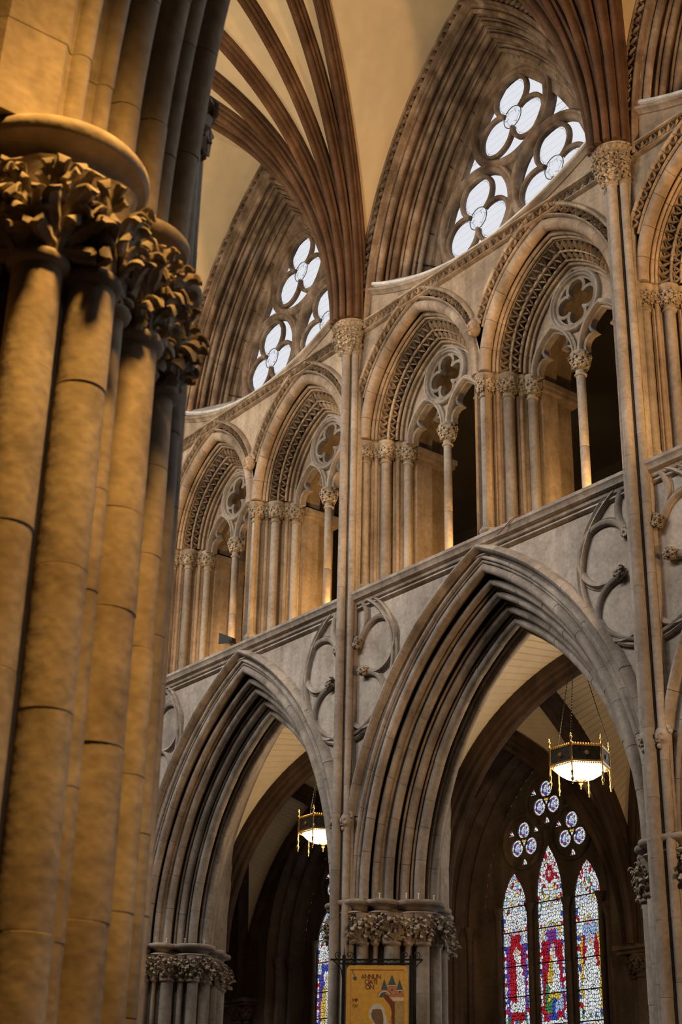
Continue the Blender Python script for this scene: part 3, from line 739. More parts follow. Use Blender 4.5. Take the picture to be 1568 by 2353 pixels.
def make_clerestory(name, label):
    cx = B/2; base = (cx, 0.4, ZC); by = 0.4
    root = empty(name, base, 0, label, None, None, 'structure')
    rnd = random.Random(31)
    orders = [
        ('hood_stone', [(2.62, 4.93, 0.02), (2.61, 4.92, -0.09), (2.585, 4.895, -0.12), (2.56, 4.87, -0.10), (2.555, 4.865, 0.0)], 0.0, 8),
        ('hood_stone', [(2.555, 4.865, 0.0), (2.43, 4.74, 0.0), (2.425, 4.735, -0.09), (2.40, 4.71, -0.10), (2.375, 4.69, -0.08), (2.37, 4.68, -0.01)], 0.0, 8),
        ('voussoir', [(2.37, 4.68, -0.01), (2.345, 4.64, 0.0)] + roll(2.30, 4.57, 0.06, 0.05) + [(2.33, 4.58, 0.17)], 0.10, 8),
        ('voussoir', [(2.33, 4.58, 0.17)] + roll(2.255, 4.50, 0.17, 0.022) + roll(2.215, 4.44, 0.245, 0.045) + [(2.25, 4.44, 0.34)], 0.12, 8),
        ('voussoir', [(2.25, 4.44, 0.34)] + roll(2.175, 4.37, 0.35, 0.02) + roll(2.135, 4.30, 0.42, 0.055) + [(2.15, 4.28, 0.53)], 0.14, 8),
        ('voussoir', [(2.15, 4.28, 0.53)] + roll(2.075, 4.19, 0.53, 0.022) + roll(2.035, 4.12, 0.61, 0.045) + [(2.02, 4.08, 0.70), (1.93, 3.98, 0.72), (1.90, 3.95, 0.78), (1.75, 3.80, 0.79), (1.75, 3.80, 0.90)], 0.16, 8)]
    for oi, (nm, pr, t0, ns) in enumerate(orders):
        for side in (-1, 1):
            cuts = [t0]+[t0+(1-t0)*(i+rnd.uniform(-.2, .2))/ns for i in range(1, ns)]+[1.0]
            for i in range(ns):
                g = 0.0003
                v, f = arch_sweep(pr, cx, ZC, cuts[i]+(g if i else 0), cuts[i+1]-(g if i < ns-1 else 0), 3, side, base, True, (rnd.uniform(-.002, .002), rnd.uniform(-.002, .002)) if 0 < i < ns-1 else (0, 0))
                put(nm, mesh(nm, v, f, S_WIN, 40), root)
    for side in (-1, 1):
        v, f = arch_sweep([(2.44, 4.72, 0.08), (2.40, 4.66, 0.18), (2.33, 4.54, 0.37), (2.24, 4.38, 0.57), (2.08, 4.17, 0.82), (1.98, 4.04, 0.95)], cx, ZC, 0.02, 1, 18, side, base, False)
        put('rear_masonry', mesh('rear_masonry', v, f, S_WIN, 40), root)
    band_teeth(root, TOOTHW, cx, ZC, (2.55, 4.86, -0.065), (2.435, 4.745, -0.065), 0.03, 0.15, 0.055, base)
    # sill: a shelf sagging in the middle
    zw = lambda s: 13.57+0.60*s*s-ZC; zi = lambda s: 14.10+0.46*s*s-ZC
    v = []; n = 33
    for i in range(n):
        s = -1+2*i/(n-1)
        v += [(2.40*s, 0.02-by, zw(s)+0.0), (2.40*s, -0.03-by, zw(s)+0.03), (2.38*s, -0.02-by, zw(s)+0.07), (2.36*s, 0.05-by, zw(s)+0.085), (1.98*s, 0.74-by, zi(s)-0.02), (1.90*s, 0.80-by, zi(s)+0.05), (1.85*s, 0.95-by, zi(s)+0.05)]
    put('sill', mesh('sill', v, grid_faces(n, 7), SILL, 40), root)
    v = []
    for i in range(n):
        s = -1+2*i/(n-1)
        for (dy, dz) in ((0.02, 0.0), (-0.05, -0.01), (-0.085, -0.04), (-0.08, -0.075), (-0.04, -0.10), (-0.02, -0.13), (0.02, -0.14)): v.append((2.46*s, dy-by, zw(s)+dz+0.01))
    put('sill_moulding', mesh('sill_moulding', v, grid_faces(n, 7), S_UP, 40), root)
    # tracery circles with trefoils
    ring_p = [(-0.10, -0.06), (-0.10, 0.03), (-0.075, 0.06), (-0.04, 0.055), (-0.02, 0.075), (0.02, 0.08), (0.05, 0.055), (0.06, 0.0), (0.06, -0.06)]
    foil_p = [(-0.035, -0.05), (-0.035, 0.01), (-0.015, 0.03), (0.015, 0.03), (0.032, 0.01), (0.032, -0.05)]
    Yt = 0.80-by
    for (x, z) in ((0.0, 16.34-ZC), (-0.80, 14.93-ZC), (0.80, 14.93-ZC)):
        rg = put('tracery_circle', mesh('tracery_circle', *planar(circ(x, z, 0.765, n=48), ring_p, True, Yt), S_WIN, 40), root)
        for k in range(3):
            a = radians(90-120*k); fx, fz = x+0.385*cos(a), z+0.385*sin(a)
            put('foil', mesh('foil', *planar(circ(fx, fz, 0.335, 90-120*k+150, 90-120*k-150, 32), foil_p, False, Yt), S_WIN, 40), rg)
            put('pane', mesh('pane', *flat(circ(fx, fz, 0.34, n=32), Yt+0.03), glass, 0), root)
            # leading: concentric came and cross cames
            mb = MB()
            mb.tube([(q[0], Yt+0.025, q[1]) for q in circ(fx, fz, 0.27, n=26)], 0.0022, 4, True)
            for i in range(12):
                b = 2*pi*i/12+0.2
                mb.tube([(fx+0.27*cos(b), Yt+0.025, fz+0.27*sin(b)), (fx+0.33*cos(b), Yt+0.025, fz+0.33*sin(b))], 0.0035, 4)
            for i in range(4):
                zz = -0.18+0.12*i; hw = sqrt(max(0.27**2-zz*zz, 0))
                mb.tube([(fx-hw, Yt+0.025, fz+zz), (fx+hw, Yt+0.025, fz+zz+0.02)], 0.0009, 4)
            put('leading', mb.mesh('leading', LEADM, 0), root)
            # eyelet pane between two foils
            b0 = a-radians(60)
            pts = [(x+0.70*cos(b0+radians(q)), z+0.70*sin(b0+radians(q))) for q in range(-42, 43, 7)] + [(x+0.25*cos(b0), z+0.25*sin(b0))]
            put('pane', mesh('pane', *flat(pts, Yt+0.045), glass, 0), root)
        put('lead_ring', MB().tube([(q[0], Yt+0.02, q[1]) for q in circ(x, z, 0.185, n=26)], 0.007, 5, True).mesh('lead_ring', LEADM, 40), rg)
        put('pane', mesh('pane', *flat(circ(x, z, 0.185, n=22), Yt+0.02), glass, 0), root)
    # stone web filling the triangle outside the circles, with three glazed eyelets
    CC = [(0.0, 16.34-ZC), (-0.80, 14.93-ZC), (0.80, 14.93-ZC)]
    fa = lambda t: arch_pt(1.83, 3.90, t)
    outer = [arch_pt(1.97, 4.03, 0.14+0.86*i/20) for i in range(21)]; outer = [(x, z) for x, z in outer] + [(-x, z) for x, z in outer[-2::-1]]
    outer += [(1.95*(1-2*i/16), 13.98-ZC+0.40*(1-2*i/16)**2) for i in range(0, 17)]
    holes = [circ(p, q, 0.74, n=40) for p, q in CC]
    eye = []
    r = 0.845
    def arc_to(c, p, q, n=6):
        a, b = atan2(p[1]-c[1], p[0]-c[0]), atan2(q[1]-c[1], q[0]-c[0])
        if b-a > pi: b -= 2*pi
        if a-b > pi: b += 2*pi
        return [(c[0]+r*cos(a+(b-a)*i/n), c[1]+r*sin(a+(b-a)*i/n)) for i in range(n+1)]
    fr = [fa(i/200) for i in range(201)]
    free = [p for p in fr if 15.2-ZC < p[1] < 16.6-ZC and all((p[0]-c[0])**2+(p[1]-c[1])**2 > r*r for c in CC)]
    v3 = (-0.40-0.87*0.23, 15.635-ZC+0.49*0.23)
    left = arc_to(CC[0], v3, free[-1]) + free[-2:0:-1] + arc_to(CC[1], free[0], v3)[:-1]
    eye = [left, [(-x, z) for x, z in left]]
    tipf = [p for p in fr if p[1] > 17.0-ZC and (p[0]-CC[0][0])**2+(p[1]-CC[0][1])**2 > r*r]
    put('tracery_web', fill_holes('tracery_web', outer, holes+eye, Yt, S_WIN, 0.12), root)
    for e in eye:
        put('pane', mesh('pane', *flat(e, Yt+0.05), glass, 0), root)
        mb = MB(); xs = [p[0] for p in e]; zs_ = [p[1] for p in e]
        for i in range(1, 6):
            zz = min(zs_)+(max(zs_)-min(zs_))*i/6; ins_ = [p[0] for p in e if abs(p[1]-zz) < 0.09]
            if len(ins_) > 1: mb.tube([(min(ins_), Yt+.045, zz), (max(ins_), Yt+.045, zz)], 0.003, 4)
        if mb.v: put('leading', mb.mesh('leading', LEADM, 0), root)
    return root
win0 = make_clerestory('window_2', 'large curved-triangle clerestory window with three trefoil circles, upper right')
w1 = bay_copy(win0, -1, 'smaller curved-triangle clerestory window with three trefoil circles, left of the middle vault ribs'); w1.name = 'window_1'
w3 = bay_copy(win0, 1, 'clerestory window cut off at the top right corner, only its dark frame showing'); w3.name = 'window_3'

# ------------------------------------------------------------------ north wall faces, string courses
wall = empty('wall_north', (0, 0, 0), 0, 'tall stone nave wall carrying arcade, triforium and clerestory', None, None, 'structure')
def arc_wall(cx, a, h, z0, ztop, xlim=None, n=28, y=0.0):
    v = []; f = []
    for side in (-1, 1):
        o = len(v)
        for i in range(n+1):
            x, z = arch_pt(a, h, i/n)
            if xlim: x = max(x, -xlim)
            X = cx+(x if side < 0 else -x); v += [(X, y, z0+z), (X, y, ztop)]
        f += [(o+2*i, o+2*i+2, o+2*i+3, o+2*i+1) for i in range(n)]
    return v, f
wm = mesh('arcade_wall', *arc_wall(B/2, 2.60, 4.01, ZS, 9.12), S_WALL, 0)
mb = MB(); mb.add(*arc_wall(1.4, 1.40, 1.93, ZT, 13.5, 1.30)); mb.add(*arc_wall(4.0, 1.40, 1.93, ZT, 13.5, 1.30))
for x0, x1 in ((0, 0.1), (5.3, 5.4)): mb.add([(x0, 0, 9.0), (x1, 0, 9.0), (x1, 0, 13.5), (x0, 0, 13.5)], [(0, 1, 2, 3)])
wt = mb.mesh('triforium_wall', S_WALLU, 0)
mb = MB(); v = []; n = 24
for side in (-1, 1):
    v = []
    for i in range(n+1):
        x, z = arch_pt(2.60, 4.91, i/n); X = B/2+(x if side < 0 else -x); e = 0.0 if side < 0 else B
        v += [(X, 0, ZC+z), (e, 0, ZC+z)]
    mb.add(v, [(2*i, 2*i+2, 2*i+3, 2*i+1) for i in range(n)])
v = []
for i in range(33):
    s = -1+2*i/32; v += [(B/2+2.5*s, 0, 13.45), (B/2+2.5*s, 0, 13.57+0.60*s*s)]
mb.add(v, [(2*i, 2*i+2, 2*i+3, 2*i+1) for i in range(32)])
wc = mb.mesh('clerestory_wall', S_WALLU, 0)
# pier-side strip of masonry behind the shafts
sc = MB()
prof = [(0.30, 9.20), (-0.10, 9.165), (-0.135, 9.145), (-0.14, 9.10), (-0.115, 9.075), (-0.105, 9.03), (-0.065, 9.01), (-0.05, 8.965), (-0.015, 8.95), (-0.035, 8.935), (-0.045, 8.91), (-0.02, 8.885), (0.0, 8.88)]
v = [(x, y, z) for x in (0.10, 1.0, 1.9, 2.7, 3.5, 4.4, 5.30) for y, z in prof]
sc.add(v, grid_faces(7, len(prof)))
scm = sc.mesh('string_course', S_ARC, 40)
prof2 = [(0.0, 13.575), (-0.07, 13.565), (-0.10, 13.545), (-0.095, 13.525), (-0.05, 13.515), (-0.008, 13.51), (-0.008, 13.405), (-0.06, 13.40), (-0.065, 13.385), (-0.03, 13.37), (0.0, 13.365)]
v = [(x, y, z) for x in (0.05, 1.8, 3.6, 5.35) for y, z in prof2]
dsm = mesh('dogtooth_string', v, grid_faces(4, len(prof2)), S_UP, 40)
slab = MB()
slab.box(0, B, 0.30, 1.5, 8.9, 9.19)                       # wall head under the triforium
slab.box(0, B, 0.98, 1.5, 13.1, 14.2)
slabm = slab.mesh('wall_core', S_UP, 0)
for k in (-1, 0, 1):
    put('arcade_wall', wm, wall, (k*B, 0, 0)); put('triforium_wall', wt, wall, (k*B, 0, 0)); put('clerestory_wall', wc, wall, (k*B, 0, 0))
    put('string_course', scm, wall, (k*B, 0, 0)); put('wall_core', slabm, wall, (k*B, 0, 0))
    ds = put('dogtooth_string', dsm, wall, (k*B, 0, 0))
    n = 36
    for i in range(n if k < 1 else 12):
        x = 0.2+(B-0.4)*(i+0.5)/n
        m = tooth_mat(Vector((x, -0.035, 13.41)), Vector((x, -0.05, 13.51)), Vector((1, 0, 0)), (B-0.4)/n, 0.055)
        put('dogtooth', TOOTH, ds, mat4=m)
# spandrel masonry behind mouldings of the triforium between openings
tp = MB(); tp.box(-0.41, 0.41, 0.75, 1.44, 9.1, 11.62); tpb = tp.mesh('triforium_pier', S_UP, 0)
tp = MB(); tp.box(2.39, 3.01, 0.75, 1.44, 9.1, 11.62); tpm = tp.mesh('triforium_pier', S_UP, 0)
for k in (-1, 0, 1):
    put('triforium_pier', tpb, wall, (k*B, 0, 0)); put('triforium_pier', tpm, wall, (k*B, 0, 0))

# ------------------------------------------------------------------ nave vault
RIBP = [(-0.115, -0.03), (-0.115, 0.045), (-0.095, 0.06), (-0.075, 0.062), (-0.082, 0.09), (-0.078, 0.115), (-0.055, 0.125), (-0.04, 0.13), (-0.045, 0.165), (-0.035, 0.20), (-0.018, 0.218), (0, 0.222)]
RIBP = RIBP + [(-w, d) for w, d in reversed(RIBP[:-1])]
def rib_curve(S, E, z0, H, n):
    dx, dy = E[0]-S[0], E[1]-S[1]; Ln = sqrt(dx*dx+dy*dy); R = (Ln*Ln+H*H)/(2*Ln)
    tm = atan2(H, R-Ln); out = []
    for i in range(n+1):
        th = tm*i/n; l = R-R*cos(th); z = R*sin(th)
        rad = Vector((dx/Ln*(-cos(th)), dy/Ln*(-cos(th)), sin(th)))     # away from the arc's centre
        out.append((Vector((S[0]+dx/Ln*l, S[1]+dy/Ln*l, z0+z)), rad, Vector((-dy/Ln, dx/Ln, 0))))
    return out
def rib_sweep(curve, prof, i0=0, i1=None):
    v = []
    cv = curve[i0:(i1 if i1 is not None else len(curve))]
    for p, rad, lat in cv:
        for w, d in prof: v.append(p+lat*w-rad*d)
    f = grid_faces(len(cv), len(prof))
    f += [tuple(range(len(prof))), tuple(range(len(v)-1, len(v)-len(prof)-1, -1))]
    return v, f
ceil = empty('ceiling', (0, 0, 13.5), 0, 'cream plastered ribbed vault over the nave', None, None, 'structure')
Z0 = 13.56; HV = 18.3-Z0; YC = -W/2
ENDS = [(-2.7, -3.5), (-2.7, YC), (-1.35, YC), (0.0, YC), (1.35, YC), (2.7, YC), (2.7, -3.5)]
STARTS = [(-0.15, -0.05), (-0.12, -0.15), (-0.07, -0.20), (0.0, -0.22), (0.07, -0.20), (0.12, -0.15), (0.15, -0.05)]
CUR = [rib_curve(s, e, Z0, HV, 32) for s, e in zip(STARTS, ENDS)]
ribm = []
for c in CUR:
    segs = []
    for a, b in ((0, 7), (7, 13), (13, 20), (20, 27), (27, 33)):
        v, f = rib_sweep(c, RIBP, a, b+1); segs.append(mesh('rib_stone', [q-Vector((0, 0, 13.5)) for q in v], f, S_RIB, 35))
    ribm.append(segs)
def web_mesh(A, Bc, name='web', lift=0.02, m=4):
    v = []
    for (p, q) in zip(A, Bc):
        for j in range(m+1):
            w = p.lerp(q, j/m); v.append((w.x, w.y, w.z+lift-13.5))
    return mesh(name, v, grid_faces(len(A), m+1), PLASTER, 60)
webm = [web_mesh([c[0] for c in CUR[i]], [c[0] for c in CUR[i+1]]) for i in range(6)]
hood = []
for i in range(33):
    x, z = arch_pt(2.58, 4.89, i/32); hood.append((x, z))
webm.append(web_mesh([c[0] for c in CUR[6]], [Vector((B/2+x, -0.08, ZC+z)) for x, z in hood]))
webm.append(web_mesh([Vector((-B/2-x, -0.08, ZC+z)) for x, z in hood], [c[0] for c in CUR[0]]))
for k in range(-3, 4):
    for w in webm:
        put('web', w, ceil, (k*B, 0, 0))
        put('web', w, ceil, (k*B+SX, -W, 0), (0, 0, pi))
    if -1 <= k <= 1:
        for segs in ribm:
            r = empty('rib', (k*B, 0, 0)); r.parent = ceil
            for sg in segs: put('rib_stone', sg, r)

# ------------------------------------------------------------------ north aisle: vault, wall, windows
YA0, YA1, ZA, HC = 1.46, 5.62, 4.96, 3.95
aisle = empty('ceiling_aisle', (0, 3.5, 4.9), 0, 'ribbed aisle vault with coursed cream webs seen through the arches', None, None, 'structure')
ao = Vector((0, 3.5, 4.9))
YM = (YA0+YA1)/2
AP = [(-0.15, -0.05), (-0.15, 0.05), (-0.12, 0.08), (-0.125, 0.13), (-0.09, 0.16), (-0.06, 0.17), (-0.065, 0.23), (-0.03, 0.27), (0, 0.275), (0.03, 0.27), (0.065, 0.23), (0.06, 0.17), (0.09, 0.16), (0.125, 0.13), (0.12, 0.08), (0.15, 0.05), (0.15, -0.05)]
def ridx(S, E, H, n=22): return rib_curve(S, E, ZA, H, n)
ribs = {}
def amesh(c): 
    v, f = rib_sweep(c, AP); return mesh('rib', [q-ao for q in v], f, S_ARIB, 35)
tr = [ridx((0, YA0), (0, YM), 3.78), ridx((0, YA1), (0, YM), 3.78)]
dg = [ridx((0, YA0), (B/2, YM), HC), ridx((0, YA1), (B/2, YM), HC), ridx((B, YA0), (B/2, YM), HC), ridx((B, YA1), (B/2, YM), HC)]
def course_web(A, Bc, y_lift=0.03):
    v = []; f = []; n = len(A)-1; nc = 44
    def at(t, s):
        i = min(int(t*n), n-1); q = t*n-i
        return A[i].lerp(A[i+1], q).lerp(Bc[i].lerp(Bc[i+1], q), s)
    rows = []
    for c in range(nc):
        t0, t1 = c/nc, (c+1)/nc; g = 0.10/nc
        rows += [(t0, 0.028), (t0+g, 0.0), (t1-g, 0.0)]
    rows.append((1.0, 0.02))
    for t, l in rows:
        for j in range(5):
            w = at(t, j/4); v.append((w.x-ao.x, w.y-ao.y, w.z+y_lift+l-ao.z))
    return mesh('web', v, grid_faces(len(rows), 5), PLASTER, 20)
cu = lambda c: [q[0] for q in c]
def long_arch(y, a, h):
    return [[Vector((B/2+x, y, ZA+z)) for x, z in (arch_pt(a, h, i/22) for i in range(23))], [Vector((B/2-x, y, ZA+z)) for x, z in (arch_pt(a, h, i/22) for i in range(23))]]
wl = long_arch(5.80, 2.62, 3.75); al = long_arch(1.44, 2.64, 4.05)
awebs = [course_web(cu(tr[0]), cu(dg[0])), course_web(cu(dg[0]), al[0]), course_web(cu(tr[1]), cu(dg[1])), course_web(cu(dg[1]), wl[0])]
sh = lambda C_: [q+Vector((B, 0, 0)) for q in cu(C_)]
awebs += [course_web(sh(tr[0]), cu(dg[2])), course_web(cu(dg[2]), al[1]), course_web(sh(tr[1]), cu(dg[3])), course_web(cu(dg[3]), wl[1])]
wrib = []
for side in (-1, 1):
    v, f = arch_sweep([(2.66, 3.79, 5.80), (2.64, 3.77, 5.62), (2.58, 3.71, 5.58), (2.50, 3.63, 5.62), (2.45, 3.58, 5.80)], B/2, ZA, 0, 1, 18, side, ao, False)
    wrib.append(mesh('wall_rib', v, f, S_ARIB, 40))
am = [amesh(c) for c in tr+dg]
for k in range(-4, 2):
    for w in awebs: put('web', w, aisle, (k*B, 0, 0))
    for r in am: put('rib', r, aisle, (k*B, 0, 0))
    for r in wrib: put('wall_rib', r, aisle, (k*B, 0, 0))

# stained glass
sg, snt, sb = nodes_of('stained_glass')
at = N(snt, 'ShaderNodeAttribute'); at.attribute_name = 'Col'
tb2 = N(snt, 'ShaderNodeBsdfTransparent'); snt.links.new(at.outputs['Color'], tb2.inputs[0])
snt.links.new(tb2.outputs[0], snt.nodes['Material Output'].inputs[0])
def glass_mesh(name, x0, x1, z0, z1, inside, paint, cell, res, seed, lead=0.011, asp=1.0):
    rng = np.random.default_rng(seed)
    nx = int((x1-x0)/res)+1; nz = int((z1-z0)/res)+1
    gx = x0+(np.arange(nx)+.5)*res; gz = z0+(np.arange(nz)+.5)*res
    X, Z = np.meshgrid(gx, gz)
    sx = int((x1-x0)/cell)+2; cz = cell*asp; sz = int((z1-z0)/cz)+2
    PX = x0+(np.arange(-1, sx)[None, :]+.5+rng.uniform(-.42, .42, (sz+1, sx+1)))*cell
    PZ = z0+(np.arange(-1, sz)[:, None]+.5+rng.uniform(-.42, .42, (sz+1, sx+1)))*cz
    col = np.array([[paint(PX[i, j], PZ[i, j], rng) for j in range(sx+1)] for i in range(sz+1)])
    ci = np.clip(((X-x0)/cell).astype(int)+1, 0, sx); cj = np.clip(((Z-z0)/cz).astype(int)+1, 0, sz)
    d1 = np.full(X.shape, 9.); d2 = np.full(X.shape, 9.); bi = np.zeros(X.shape, int); bj = np.zeros(X.shape, int)
    for a in (-2, -1, 0, 1, 2):
        for b in (-2, -1, 0, 1, 2):
            i = np.clip(cj+a, 0, sz); j = np.clip(ci+b, 0, sx)
            same = (i != cj+a) | (j != ci+b)
            d = np.hypot(X-PX[i, j], (Z-PZ[i, j])/asp) + same*9
            m1 = d < d1
            d2 = np.where(m1, d1, np.minimum(d2, d)); bi = np.where(m1, i, bi); bj = np.where(m1, j, bj); d1 = np.where(m1, d, d1)
    C = col[bi, bj].copy()
    C[(d2-d1) < lead] *= 0.06
    keep = np.array([[inside(x, z) for x in gx] for z in gz])
    vid = -np.ones((nz+1, nx+1), int); v = []; f = []; fc = []
    for i, j in zip(*np.nonzero(keep)):
        q = []
        for (a, b) in ((0, 0), (0, 1), (1, 1), (1, 0)):
            if vid[i+a, j+b] < 0: vid[i+a, j+b] = len(v); v.append((x0+(j+b)*res, 0.0, z0+(i+a)*res))
            q.append(int(vid[i+a, j+b]))
        f.append(tuple(q)); fc.append((*C[i, j], 1.0))
    me = mesh(name, v, f, sg, 0)
    ca = me.attributes.new('Col', 'FLOAT_COLOR', 'FACE'); ca.data.foreach_set('color', np.array(fc, dtype=np.float32).ravel())
    return me
WH, RED, BLU, GRN, GLD, SKN, PUR, PNK = (.92, .93, .88), (.50, .02, .03), (.05, .10, .48), (.10, .28, .08), (.80, .52, .08), (.85, .60, .42), (.25, .06, .30), (.80, .45, .45)
LBL = (.45, .58, .85)
def pick(rng, *opt):
    t = rng.random()*sum(w for _, w in opt)
    for c, w in opt:
        t -= w
        if t <= 0: break
    u = rng.uniform(.82, 1.1)
    return tuple(min(1, max(0, q*u*rng.uniform(.94, 1.06))) for q in c)
def painter(li, bluish=False):
    back = (RED, RED, RED)[li]; halo = (RED, PUR, LBL)[li]
    if bluish: back, halo = BLU, WH
    V = lambda rng, c: pick(rng, (c, 1))
    def figure(x, z, hx, hz, sc, robe, rng, side=None):
        """a standing figure with head centre (hx, hz); None outside it"""
        dx, dz = (x-hx)/sc, (z-hz)/sc
        if dx*dx+dz*dz < 0.055**2: return V(rng, SKN)
        if dx*dx+dz*dz < 0.10**2: return V(rng, halo if dz > -0.02 else robe)
        hw = 0.06+0.10*min(1, max(0, -dz-0.05)/0.40)
        if abs(dx) < hw and -1.05 < dz < -0.03:
            if side and dx < -0.02 and -0.75 < dz < -0.12: return V(rng, side)
            if dz < -0.92: return V(rng, side or robe)
            return V(rng, robe)
        return None
    def paint(x, z, rng):
        ax = abs(x)
        if ax > 0.238:
            q = int(z/0.075) % 6
            return V(rng, (WH, LBL, WH, RED, WH, BLU)[q]) if rng.random() < .8 else V(rng, WH)
        if z > 6.30:
            if ax > 0.13-(z-6.5)*0.15 and ax > 0.06: return V(rng, WH if int((z+ax)/0.05) % 3 else RED)
            if li == 1 and abs(z-6.50) < 0.16 and ax+abs(z-6.5)*0.5 < 0.11: return V(rng, RED if (ax > 0.03 or abs(z-6.5) > .06) else PNK)
            return pick(rng, (WH, 5), (LBL, 2), (RED, 1.2), (PNK, 1), (GLD, .5))
        if z > 5.95: return pick(rng, (WH, 7), (GLD, .8), (GRN, .8), (RED, .5), (LBL, 1))
        if z > 5.40:
            r = sqrt(x*x+(z-5.50)**2) if z > 5.5 else ax
            if r > 0.215: return V(rng, WH)
            if r > 0.17: return V(rng, GLD if rng.random() < .5 else WH)
            if z > 5.58: return V(rng, PNK if rng.random() < .6 else LBL)
            c = figure(x, z, (0.0, 0.02, -0.01)[li], 5.36, 1.0, WH, rng)
            return c or V(rng, (LBL if ax > 0.12 else halo) if not bluish else BLU)
        base = 4.13
        if z > base:
            if li == 1:
                for hx, hz, sc, rb, sd in ((0.02, 5.30, 0.8, WH, GLD), (-0.12, 4.78, .5, GRN, None), (0.13, 4.80, .52, LBL, None), (-0.02, 4.62, .5, BLU, None)):
                    c = figure(x, z, hx, hz, sc, rb, rng, sd)
                    if c: return c
                return V(rng, RED if rng.random() < .8 else PUR)
            c = figure(x, z, (0.01, 0, -0.01)[li], 5.30, 1.1, WH, rng, (RED, None, None)[li] if not bluish else GLD)
            if c: return c
            if z < base+0.12: return V(rng, GRN if rng.random() < .6 else BLU)
            if ax > 0.17: return V(rng, (PUR, RED, GLD)[li])
            return V(rng, back)
        if z > base-0.075: return V(rng, WH)
        if z > 3.0:
            r = sqrt(x*x+(z-3.80)**2)
            if z > 3.78 and r > 0.17: return V(rng, WH if r > .21 else GLD)
            for hx, hz, sc, rb in ((0, 3.86, .62, WH), (-0.12, 3.72, .5, RED), (0.12, 3.70, .5, PNK)):
                c = figure(x, z, hx, hz, sc, rb, rng)
                if c: return c
            return V(rng, BLU if rng.random() < .6 else RED)
        return pick(rng, (WH, 2), (RED, 1), (BLU, 1), (GRN, .7))
    return paint
LIGHTS = [(-0.865, 5.95, 0.69), (0.0, 6.12, 0.88), (0.875, 5.95, 0.69)]
ROUND = [(0.0, 7.78), (-0.58, 7.14), (0.58, 7.14)]
def lancet(cx, a, zs, h, zb, n=14):
    p = [(cx-a, zb)]
    for i in range(n+1): x, z = arch_pt(a, h, i/n); p.append((cx+x, zs+z))
    for i in range(n-1, -1, -1): x, z = arch_pt(a, h, i/n); p.append((cx-x, zs+z))
    p.append((cx+a, zb))
    return p
def trefoil_holes(cx, cz):
    hs = []
    for k in range(3):
        a = radians(90-120*k); hs.append(circ(cx+0.195*cos(a), cz+0.195*sin(a), 0.148, n=20))
        b = a-radians(60); c0, c1 = cx+0.335*cos(b), cz+0.335*sin(b)
        t = (-sin(b), cos(b))
        hs.append([(c0+0.07*cos(b)+0.085*t[0], c1+0.07*sin(b)+0.085*t[1]), (c0-0.065*cos(b), c1-0.065*sin(b)), (c0+0.07*cos(b)-0.085*t[0], c1+0.07*sin(b)-0.085*t[1])])
    hs.append(circ(cx, cz, 0.075, n=14))
    return hs
BARS = [6.05, 5.62, 5.05, 4.55, 4.06, 3.50, 2.80]
